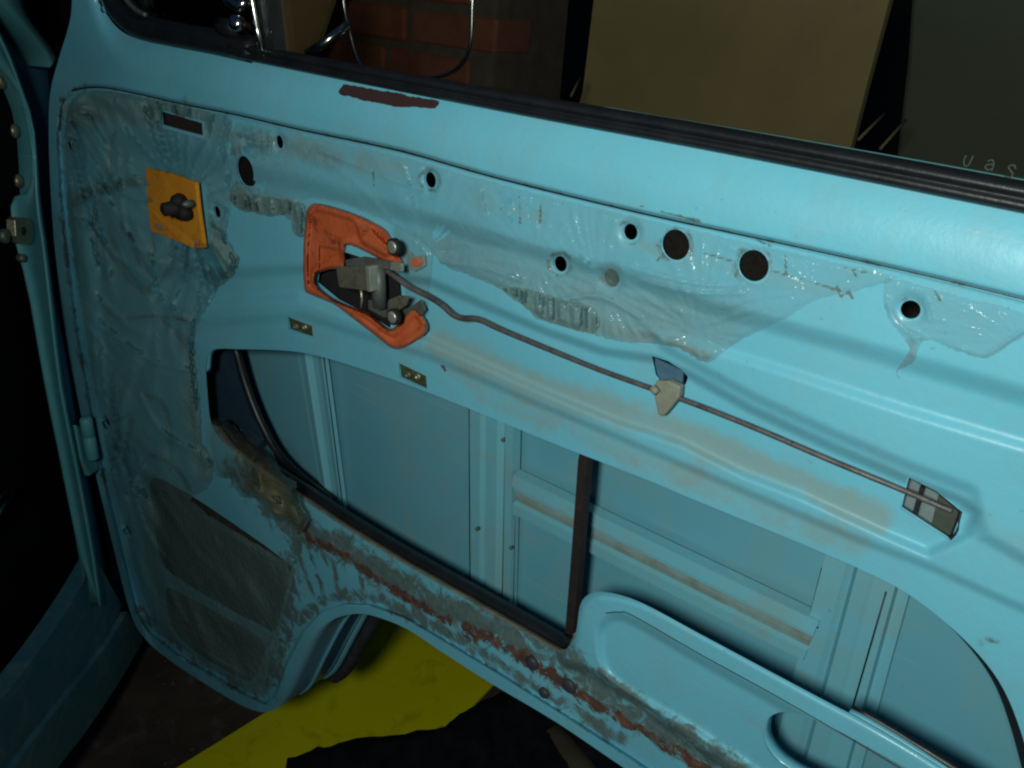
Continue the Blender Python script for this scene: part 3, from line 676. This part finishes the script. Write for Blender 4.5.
# brown window channel
ch = [[P(x, y, d_) for x, y in ((596, 440), (592, 462), (585, 550), (577, 640), (574, 700))] for d_ in (.050,)]
cw = [Vector((-.009, 0, 0)), Vector((-.009, -.008, 0)), Vector((0.0, -.008, 0)), Vector((0.0, 0, 0))]
ribbon('window_channel', [[p+w_ for p in ch[0]] for w_ in cw], M_brownbar, door, smooth=False, thick=.0018)

# hole plugs
for x, y, r in PLUGS:
    c_ = onpanel([(x, y)])[0]+Vector((0, .0035, 0))
    lathe('hole_plug', c_, (0, -1, 0), [(-.003, r*1.02), (0, r*1.02), (.0006, r*.9), (.0002, r*.8), (.0008, r*.4)], M_plug, door, 28)
# dark sheet added behind the small holes to stand for their shade
slab('hole_shade_sheet', [(80, 95), (280, 118), (520, 175), (1010, 285), (1010, 330), (720, 290), (600, 300), (480, 250), (330, 215), (220, 245), (90, 240)], .060, .002, M_plug, door)
slab('slot_backing', [(155, 105), (208, 119), (210, 141), (156, 130)], .004, .002, M_brownbar, door)

# clip nuts in the two square slots
for (cx, cy, q) in [(300, 327, H_clip1), (413, 376, H_clip2)]:
    qq = np.array(q, float); c_ = qq.mean(0); qi = c_+(qq-c_)*1.02
    cl = prism('clip_nut', [p+Vector((0, .003, 0)) for p in onpanel(qi)], (0, .003, 0), M_clip, door, .0005)
    for t in (-.45, .3):
        lathe('clip_boss', onpanel([c_+(qq[1]-c_)*t*.8+(qq[2]-c_)*t*.2])[0]+Vector((0, .002, 0)), (0, -1, 0), [(-.001, .0042), (.0025, .0042), (.0026, .0022), (.0008, .002)], M_steel if t > 0 else M_greymetal, cl, 12)

# bottom grommets
for x, y, r in [(533, 662, 6.2), (570, 685, 6.5), (545, 692, 4.8)]:
    c_ = onpanel([(x, y)])[0]; R = rad(x, y, r)*1.0
    lathe('rubber_bung', c_, (0, -1, 0), [(-.003, R*.8), (.0005, R), (.003, R), (.0045, R*.75), (.0052, R*.35)], M_rubber_old, door, 16)

# ------------------------------------------------------------------ lever, orange surround, rod
CS = smooth_line([(306, 214), (310, 205), (320, 203), (352, 212), (380, 225), (390, 234), (394, 246), (404, 262), (398, 267), (384, 262), (365, 252), (346, 246), (346, 267), (331, 269), (317, 274), (317, 285), (331, 297), (350, 306), (368, 313), (385, 326), (393, 328), (402, 318), (412, 308), (422, 314), (428, 330), (411, 345), (394, 349), (378, 338), (352, 318), (333, 304), (309, 294), (304, 286), (303, 250)], True, 3)
csuv = UV(CS); CIN = UV(np.array([(318, 244), (344, 249), (345, 266), (330, 270), (318, 272)], float))
RIDGE = UV(np.array([(352, 218), (372, 226), (388, 242), (400, 258), (385, 258), (360, 244)], float))
def Hs(uv, v2):
    d = dist_line(uv, csuv, True); b_ = -.002
    h = b_+.010*ss(d/.003)-.003*ss((d-.006)/.005)
    h += .008*np.where(inside(uv, RIDGE), ss(dist_line(uv, RIDGE, True)/.006), 0)
    h -= .003*np.where(inside(uv, CIN), ss(dist_line(uv, CIN, True)/.004), 0)
    return h-.004
sheet('handle_surround', CS, [], Hs, M_orange, door, 1.3, thick=0, label='orange plastic surround of the inside handle')
hb = slab('lever_housing', [(312, 250), (345, 246), (398, 262), (402, 300), (398, 332), (370, 316), (316, 290)], .022, .010, M_dark, door)
base = empty  # noqa
ih = mesh_obj('inside_handle', *(lambda f_: ([*[P(x, y, -.022) for x, y in f_], *[P(x, y, -.010) for x, y in f_]], [(0, 1, 2, 3), (7, 6, 5, 4), (0, 4, 5, 1), (1, 5, 6, 2), (2, 6, 7, 3), (3, 7, 4, 0)]))([(336, 266), (366, 267), (369, 291), (339, 287)]), M_steel, door, label='bare metal lever block of the inside handle')
bevel_mod(ih, .0012)
slab('lever_flange', [(365, 266), (369, 267), (371, 292), (367, 292)], -.026, .016, M_screw, ih, .0008)
slab('lever_link', [(345, 260), (362, 257), (392, 262), (399, 265), (396, 270), (370, 268), (346, 266)], -.016, .004, M_greymetal, ih, .0005)
slab('bright_tab', [(391, 262), (401, 264), (401, 272), (390, 270)], -.020, .004, M_screw, ih, .0006)
pv0, pv1 = P(378, 267, -.012), P(380, 307, -.012)
tube('pivot_barrel', [pv0, pv0.lerp(pv1, .5), pv1], .0068, M_greymetal, ih, 16)
slab('pivot_plate', [(368, 300), (388, 303), (392, 312), (384, 318), (368, 309)], -.004, .004, M_greymetal, ih, .0005)
slab('pivot_bracket', [(386, 270), (396, 274), (398, 300), (388, 306)], .004, .003, M_dark, ih)
tube('return_spring', [P(361, 290, -.008), P(362, 300, -.008), P(361, 308, -.006)], .0012, M_screw, ih, 6)
for x, y in [(393, 247), (393, 317)]:
    c_ = P(x, y, -.021)
    w_ = lathe('screw_washer', c_, (0, -1, 0), [(-.004, .0078), (.0, .0080), (.001, .0078)], M_dark, ih, 18)
    lathe('screw_head', c_, (0, -1, 0), [(.001, .0060), (.0018, .0058), (.0024, .0046), (.0024, .001)], M_screw, ih, 18)
slab('mounting_plate', [(398, 312), (412, 306), (420, 300), (424, 310), (416, 322), (404, 326), (398, 322)], .000, .003, M_greymetal, ih)
slab('bracket_ear', [(388, 300), (398, 296), (408, 297), (404, 306), (396, 312), (388, 308)], -.012, .004, M_steel, ih, .0008)
o = slab('orange_button', [(411, 259), (417, 258), (420, 262), (418, 267), (412, 266)], -.004, .006, M_orange, door, .001)
slab('white_washer', [(405, 254), (410, 252), (412, 257), (424, 255), (425, 266), (414, 272), (407, 268)], .001, .002, M_nylon, door, .0006)

rl = smooth_line([(386, 270), (396, 277), (410, 287), (428, 296), (442, 305), (452, 314), (462, 318), (478, 319), (500, 329), (548, 349), (600, 370), (650, 388), (700, 406), (760, 430), (830, 460), (905, 491), (940, 506), (952, 511)], sub=4)
dl = np.interp(rl[:, 0], [386, 420, 600, 880, 915, 952], [-.004, .000, .004, .004, .010, .014])
rr = list(np.interp(rl[:, 0], [386, 450, 600, 952], [.0030, .0028, .0021, .0019]))
rod = tube('pull_rod', [P(x, y, d_) for (x, y), d_ in zip(rl, dl)], rr, M_rod, door, 10, label='long thin brown pull rod from lever to lock')
# nylon rod guide
g0 = slab('rod_guide', [(655, 381), (668, 381), (680, 387), (679, 398), (673, 405), (664, 416), (658, 416), (654, 398)], .001, .007, M_nylon, door, .0015, label='beige wedge shaped nylon rod guide')
tube('guide_ear', [P(652, 387, -.004), P(657, 393, -.004)], .003, M_nylon, g0, 8)
slab('guide_clip', [(652, 357), (683, 371), (682, 392), (656, 386)], .022, .002, M_slate, door)
# lock linkage behind the right slot
lk = slab('lock_plate', [(895, 470), (972, 500), (965, 550), (890, 518)], .030, .002, M_zinc, door)
slab('lock_link', [(920, 486), (924, 488), (915, 520), (911, 518)], .017, .003, M_dark, lk)
slab('lock_arm', [(938, 496), (962, 508), (954, 545), (930, 530)], .020, .003, M_dark_grey, lk, .0005)

tube('lock_slot_edge', back(onpanel(np.array([(909, 478), (922, 485), (936, 492), (950, 503), (961, 512), (957, 527), (951, 540), (947, 537)])), .0015), [.0006, .0008, .0008, .0013, .0018, .0020, .0018, .001], M_rubber, door, 8)
# ------------------------------------------------------------------ yellow gasket and winder spindle
YG = smooth_line([(153, 167), (180, 172), (206, 181), (209, 210), (212, 247), (204, 246), (194, 242), (176, 235), (161, 230), (158, 205)], True, 1)
yc = onpanel(YG, 0.0); ym = min(p.y for p in yc)-.013
yg = prism('winder_gasket', [Vector((p.x, ym+(.004 if i in (0, 4) else 0), p.z)) for i, p in enumerate(yc)], (0, .005, 0), M_yellow, door, .0015, label='yellow foam gasket behind the window winder spindle')
sp = P(181, 207, -.012)
lathe('winder_spindle', sp, (0, -1, 0), [(-.01, .013), (.0, .017), (.006, .015), (.008, .009), (.022, .008), (.024, .005)], M_dark, door, 18)
for (x, y, r) in [(178, 201, .0080), (173, 208, .0065), (184, 213, .0085), (188, 204, .0045)]:
    lathe('spindle_lobe', P(x, y, -.018), (0, -1, 0), [(-.006, r), (.002, r), (.006, r*.6), (.007, r*.2)], M_dark if x != 188 else M_greymetal, door, 12)

# ------------------------------------------------------------------ window: rubber, glass, quarter window
sl = smooth_line([(236, 57), (300, 70), (400, 90), (560, 121), (700, 147), (850, 176), (1024, 211), (1150, 236)], sub=5)
sb = onpanel(sl, -.001); zup = Vector((0, 0, 1))
def wscale(p): return 1.0
Wt = .026
prof = [(.000, -.002), (-.006, .001), (-.009, .006), (-.008, .010), (-.004, .0115), (-.0045, .0135), (-.0085, .0165), (-.009, .021), (-.005, .0245), (.004, .025), (.008, .020)]
ribbon('window_seal', [[p+Vector((0, y_, z_*.56)) for p in sb] for y_, z_ in prof], M_rubber, door, thick=.001)
def gp(x, y): return P(x, y, .012)
gl_ = prism('window_glass', [gp(262, -80), gp(1200, -140), gp(1200, 260), gp(1024, 205), gp(560, 115), gp(264, 62)], (0, .004, 0), M_glass, door)
qg = prism('quarter_glass', [gp(100, -80), gp(262, -80), gp(266, 66), gp(180, 52), gp(130, 36), gp(108, 8)], (0, .004, 0), M_glass, door)
qs = smooth_line([(80, -60), (98, -20), (104, 2), (115, 22), (134, 36), (170, 44), (210, 51), (250, 60)], sub=5)
q0 = [P(x, y, .0) for x, y in qs]
tube('quarter_seal', [P(x+7, y-8, .010) for x, y in qs], .013, M_rubber, door, 14)
tube('quarter_trim', [P(x+22, y-18, .006) for x, y in smooth_line([(88, -20), (98, 8), (112, 26), (124, 33)], sub=5)], .0028, M_greymetal, door, 8)
tube('quarter_frame', [P(x, y, .016) for x, y in smooth_line([(118, -30), (128, 0), (146, 19), (185, 29), (235, 37), (262, 44)], sub=5)], .006, M_rubber, door, 10)
ribbon('division_bar', [[P(x, y, .004)+Vector((dx, dy, 0)) for x, y in ((256, -60), (262, 0), (266, 30), (270, 62))] for dx, dy in ((-.010, .01), (-.008, 0), (.010, 0), (.012, .012))], M_rubber, door, smooth=False, thick=.002)
tube('division_trim', [P(x, y, -.001) for x, y in ((247, -60), (252, 0), (257, 28), (263, 56))], .0026, M_chrome, door, 8)
lt = tube('quarter_latch', [P(224, -8, .004), P(230, 2, .002), P(240, 8, .002), P(246, 0, .004)], .0055, M_chrome, door, 10)
lathe('latch_knob', P(240, 25, .002), (0.5, -1, .4), [(-.012, .006), (.0, .006), (.004, .009), (.010, .0075), (.012, .003)], M_chrome, lt, 14)
tube('latch_grip', [P(222, 26, .006), P(230, 28, .004), P(237, 27, .003)], .009, M_rubber, lt, 10)
# etched letters on the glass
M_etch = worn('etched_letter', (0.04, 0.05, 0.05), (0.06, 0.07, 0.068), 80, .8)
def letter(px, py, strokes, s):
    cu = bpy.data.curves.new('etched_letter', 'CURVE'); cu.dimensions = '3D'; cu.bevel_depth = .00042; cu.bevel_resolution = 1
    o3 = Vector(P(px, py, .0112))
    for st in strokes:
        sl_ = smooth_line(st, sub=4); spn = cu.splines.new('POLY'); spn.points.add(len(sl_)-1)
        for i, (a_, b_) in enumerate(sl_): spn.points[i].co = (o3.x+a_*s, o3.y, o3.z+b_*s, 1)
    tmp = bpy.data.objects.new('t', cu); C.objects.link(tmp); dg = bpy.context.evaluated_depsgraph_get()
    me = bpy.data.meshes.new_from_object(tmp.evaluated_get(dg)); bpy.data.objects.remove(tmp)
    me.materials.clear(); me.materials.append(M_etch); o = bpy.data.objects.new('etched_letter', me); C.objects.link(o)
    o.parent = gl_
    return o
letters = [letter(968, 161, [[(-.5, .8), (-.6, 0), (-.3, -.8), (.2, -.7), (.4, 0), (.5, .9)]], .0034),
           letter(990, 165, [[(.5, -.8), (.5, .2), (.1, .8), (-.5, .5)], [(.5, .1), (-.1, .1), (-.6, -.3), (-.2, -.8), (.5, -.5)]], .0034),
           letter(1011, 171, [[(.5, .4), (.1, .9), (-.5, .5), (.0, 0), (.35, -.4), (.2, -.9), (-.6, -.9)]], .0036)]

# ------------------------------------------------------------------ wing mirror outside the glass
mir = empty('wing_mirror', P(350, 60, .10), 'thin chrome framed wing mirror outside the glass in front of bricks', 'mirror')
loop = smooth_line([(343, -30), (344, 5), (350, 32), (358, 60), (372, 76), (410, 80), (448, 74), (463, 62), (470, 46), (472, 20), (471, -30), (455, -90), (405, -105), (358, -90)], True, 5)
lp = [P(x, y, .13) for x, y in loop]; lp.append(lp[0]); tube('mirror_rim', lp, .0022, M_chrome, mir, 8)
tube('mirror_arm', [P(308, 55, .09), P(326, 42, .10), P(348, 24, .12)], [.006, .005, .0045], M_chrome, mir, 10)

# ------------------------------------------------------------------ plastic film stuck on the panel
def rid(n): return (1-np.minimum(1, np.abs(n)*2.6))**1.4
def creases(uv, v2, centres, k=5.0, seed=0):
    w = .02*np.stack([nz(uv[:, 0], uv[:, 1], 9, 9, seed+1), nz(uv[:, 0], uv[:, 1], 9, 9, seed+5)], -1); q = uv+w; best = np.zeros(len(uv)); wt = np.zeros(len(uv))
    for i, c_ in enumerate(centres):
        c2 = UV(c_); dx = q-c2; r = np.hypot(*dx.T); th = np.arctan2(dx[:, 1], dx[:, 0])
        n_ = np.array([mnoise.noise(Vector((math.cos(t)*k, math.sin(t)*k, rr_*5+seed+i*7))) for t, rr_ in zip(th, r)])
        wgt = 1/(r+.03)**2; best += wgt*np.exp(-(n_*4.2)**2)*np.clip(r/.05, 0, 1); wt += wgt
    return best/wt
def pleat(t, uv, f, sd):
    n_ = np.array([mnoise.noise(Vector((a*f, b*14, sd+c_*9))) for a, b, c_ in zip(t, uv[:, 1], uv[:, 0])]); return np.exp(-(n_*4.5)**2)
def rl_(v2, folds):
    r = np.zeros(len(v2))
    for l_ in folds: r = np.maximum(r, np.exp(-(dist_line(v2, smooth_line(l_, sub=3))/2.6)**2))
    return r
def film(name, poly, centres, amp, gap, mat, label, gfun, step=3.0, seed=0, hs=(), fine=.0006, folds=(), parent=None, jit=1.0):
    def hf(uv, v2):
        base_ = H(uv)
        e = dist_line(v2, poly, True)
        return base_+gap+(amp*(1-.7*ss((v2[:, 1]-470)/30))*creases(uv, v2, centres, seed=seed)+.0045*rl_(v2, folds)+fine*rid(fbm(uv[:, 0], uv[:, 1], 40, seed, 2))+.0035*nz(uv[:, 0], uv[:, 1], 16, 16, seed))*ss(e/6)
    o = sheet(name, poly, hs, hf, mat, parent, step, attrs={'grime': gfun}, thick=0, edge_jit=jit)
    return tag(o, label, 'plastic film', 'plastic film left on the door') if parent is None else o
FA = smooth_line([(66, 112), (80, 92), (112, 91), (150, 98), (210, 112), (232, 120), (226, 150), (232, 185), (228, 215), (226, 240), (238, 258), (232, 275), (218, 288), (208, 305), (196, 325), (194, 360), (200, 410), (202, 445), (214, 462), (206, 490), (190, 500), (232, 530), (286, 562), (292, 585), (282, 620), (272, 655), (262, 694), (240, 688), (196, 658), (160, 634), (144, 600), (128, 545), (112, 480), (100, 420), (88, 350), (78, 290), (68, 220), (64, 160)], True, 2)
ygh = [c_ for c_ in (YG*1.0)]; ygc = YG.mean(0); ygh = ygc+(YG-ygc)*.9
def gA(uv, v2):
    m = .06+.0*v2[:, 0]
    for l_ in [[(62, 206), (80, 196), (104, 190)], [(88, 222), (105, 250), (132, 284), (150, 292)], [(108, 225), (120, 262), (142, 288)], [(118, 222), (134, 250), (150, 278)], [(146, 200), (152, 232), (150, 262)], [(170, 235), (172, 258), (160, 276), (140, 292)],
               [(196, 244), (200, 268), (214, 286)], [(186, 240), (184, 268)], [(112, 130), (108, 165), (112, 205)], [(160, 318), (185, 350), (192, 400), (188, 440)], [(140, 395), (160, 402), (168, 430), (168, 470)], [(100, 300), (116, 318), (150, 316), (190, 320)],
               [(176, 330), (194, 372), (197, 410)], [(96, 200), (92, 240), (104, 280)], [(128, 232), (136, 262)], [(205, 265), (222, 300)], [(128, 110), (130, 122)], [(110, 400), (118, 430), (112, 470)], [(150, 455), (176, 470), (190, 492)], [(130, 420), (124, 460), (136, 500)]]:
        m = np.maximum(m, .75*near(v2, smooth_line(l_, sub=3), 2.2))
    m = np.maximum(m, .6*near(v2, [(196, 340), (192, 400), (205, 470)], 14)); m = np.maximum(m, .6*near(v2, [(70, 120), (110, 100), (200, 115)], 20))
    m = np.maximum(m, .6*near(v2, [(66, 200), (66, 250), (70, 290)], 14)); m = np.maximum(m, .8*near(v2, [(150, 178), (90, 190), (66, 205)], 6))
    m = np.maximum(m, .75*near(v2, [(215, 240), (235, 262), (225, 285)], 14)); m = np.maximum(m, .6*near(v2, [(165, 580), (262, 634)], 14))
    m = np.maximum(m, .6*near(v2, [(180, 620), (250, 668)], 26)); m = np.maximum(m, .6*near(v2, [(150, 480), (155, 560), (170, 640)], 12))
    return m
film('plastic_film', FA, [(62, 100), (186, 214), (60, 300), (104, 425), (340, 390)], .0130, .0040, M_film,
     'large hazy wrinkled plastic film covering the left end of the door panel', gA, 2.2, 1, fine=.0003, folds=[[(150, 262), (160, 300), (205, 330)], [(75, 215), (110, 250), (150, 280)], [(118, 190), (118, 150)], [(128, 168), (150, 200)], [(70, 205), (100, 192), (130, 160)], [(140, 395), (160, 430), (195, 450)], [(110, 330), (150, 360), (190, 370)], [(120, 200), (130, 240), (160, 262)], [(175, 245), (182, 280)], [(195, 250), (210, 275)]], hs=[np.array([(159, 109), (204, 121), (205, 139), (160, 127)], float), ygh, circle_px(217, 212, rad(217, 212, 7)), circle_px(107, 422, .008), circle_px(69, 146, .009)])
FB = smooth_line([(236, 121), (300, 134), (400, 156), (500, 184), (640, 218), (760, 245), (840, 263), (898, 277), (866, 288), (815, 300), (786, 318), (752, 334), (726, 350), (712, 361), (700, 361), (680, 349), (650, 343), (622, 342), (590, 334), (560, 326), (536, 318), (518, 300), (500, 288), (470, 276), (440, 264), (432, 250), (405, 232), (370, 214), (330, 200), (300, 200), (298, 222), (284, 216), (262, 212), (240, 210), (230, 196), (230, 160)], True, 2)
def gB(uv, v2):
    m = .04+.55*near(v2, [(450, 250), (560, 296), (640, 312), (720, 325)], 36)
    m = np.maximum(m, .85*near(v2, [(500, 290), (530, 308), (560, 320), (600, 328), (650, 338)], 14)); m = np.maximum(m, .95*near(v2, [(670, 342), (705, 356)], 9))
    m = np.maximum(m, .8*near(v2, [(232, 196), (262, 204), (298, 212)], 14)); m = np.maximum(m, .6*near(v2, [(612, 272), (604, 288)], 12)); m = np.maximum(m, .6*near(v2, [(240, 140), (290, 145), (330, 160)], 12))
    return m
def hB(x, y): return [circle_px(x, y, rad(x, y, 10), 16)]
hsB = [circle_px(x, y, r*1.12, 18) for x, y, r in HOLES if (x, y) in ((430, 180), (630, 232), (560, 264), (279, 142))]+[circle_px(x, y, r*1.05, 24) for x, y, r in PLUGS]
film('plastic_film', FB, [(530, 260), (600, 290), (700, 330), (260, 190), (430, 250), (820, 290)], .0055, .0016, M_clear,
     'long torn strip of clear film below the bead line, round the two big plugs', gB, 2.3, 5, hs=hsB, folds=[[(630, 266), (662, 276), (700, 284), (742, 287)], [(640, 280), (690, 292), (745, 293)], [(575, 255), (592, 268)], [(440, 262), (480, 266), (520, 280)], [(560, 300), (600, 296), (640, 318)], [(320, 150), (420, 190)], [(480, 190), (484, 214)], [(508, 200), (509, 224)]])
FBR = smooth_line([(500, 289), (516, 286), (540, 292), (566, 300), (590, 306), (600, 322), (590, 333), (560, 325), (540, 318), (518, 302)], True, 3)
def hfR(uv, v2):
    e = dist_line(v2, FBR, True); a_ = UV((500, 300)); b2 = UV((600, 330)); t = ((uv-a_)@(b2-a_))/((b2-a_)@(b2-a_))
    return H(uv)+.006+(.006*pleat(t, uv, 17, 3)+.0015*nz(uv[:, 0], uv[:, 1], 30, 30, 8))*ss(e/6)
o = sheet('plastic_film', FBR, [], hfR, M_film, None, 1.8, attrs={'grime': lambda uv, v2: .45+0*v2[:, 0]}, thick=0, edge_jit=.8)
tag(o, 'gathered pleated scrap of film hanging above the middle of the rod', 'plastic film', 'plastic film left on the door')
FBL = smooth_line([(228, 196), (240, 192), (262, 196), (290, 200), (304, 206), (303, 236), (292, 232), (290, 214), (270, 216), (250, 212), (236, 208)], True, 3)
def hfL(uv, v2):
    e = dist_line(v2, FBL, True); a_ = UV((228, 200)); b2 = UV((304, 215)); t = ((uv-a_)@(b2-a_))/((b2-a_)@(b2-a_))
    return H(uv)+.006+(.006*pleat(t, uv, 13, 8)+.0015*nz(uv[:, 0], uv[:, 1], 25, 25, 8))*ss(e/5)
o = sheet('plastic_film', FBL, [], hfL, M_film, None, 1.8, attrs={'grime': lambda uv, v2: .55+0*v2[:, 0]}, thick=0, edge_jit=.8)
tag(o, 'pleated scrap of film left of the orange handle surround', 'plastic film', 'plastic film left on the door')
FR = smooth_line([(890, 278), (960, 296), (1024, 313), (1030, 330), (1005, 348), (986, 358), (960, 352), (930, 340), (918, 348), (914, 362), (898, 370), (900, 380), (896, 372), (906, 356), (908, 344), (892, 324), (884, 306), (884, 290)], True, 3)
film('plastic_film', FR, [(905, 330), (1000, 345)], .003, .0014, M_clear,
     'small torn film with a dangling tail round the right hand hole', lambda uv, v2: .05+.6*near(v2, [(910, 345), (912, 362), (898, 372)], 8)+.3*near(v2, [(886, 306), (900, 325), (925, 341), (985, 357), (1024, 332)], 3), 2.0, 9, folds=[[(886, 300), (893, 316), (905, 330), (918, 340)], [(910, 332), (935, 344), (960, 351), (985, 356), (1024, 330)], [(895, 318), (905, 345)], [(925, 300), (930, 320)]], hs=[circle_px(910, 310, rad(910, 310, 12), 18)])
FH = smooth_line([(392, 226), (412, 232), (428, 246), (432, 262), (427, 290), (427, 312), (416, 318), (404, 300), (404, 276), (398, 256)], True, 3)
film('plastic_film', FH, [(410, 260), (426, 300)], .003, .006, M_clear, 'small clear film flap right behind the lever of the inside handle', lambda uv, v2: .15+0*v2[:, 0], 2.0, 11)
# brown bunched film at the left end of the ledge
FC = smooth_line([(206, 446), (209, 424), (222, 418), (238, 428), (256, 434), (272, 450), (281, 472), (296, 482), (298, 500), (308, 520), (300, 532), (286, 522), (270, 518), (258, 500), (240, 496), (230, 480), (216, 476)], True, 3)
def hfC(uv, v2):
    e = dist_line(v2, FC, True)
    c1 = np.exp(-(nz(uv[:, 0], uv[:, 1], 11, 11, 3)*5)**2); c2 = np.exp(-(nz(uv[:, 0], uv[:, 1], 23, 17, 9)*4)**2); c3 = nz(uv[:, 0], uv[:, 1], 30, 30, 4)
    return .012+(.006+.018*c1+.009*c2+.004*c3)*ss(e/7)
o = sheet('plastic_film', FC, [], hfC, M_brownfilm, None, 1.8, attrs={'grime': lambda uv, v2: .05+.95*ss((v2[:, 1]-448)/45)}, thick=0, edge_jit=.8)
tag(o, 'brown stained bunched film at the left end of the big opening', 'plastic film', 'plastic film left on the door')
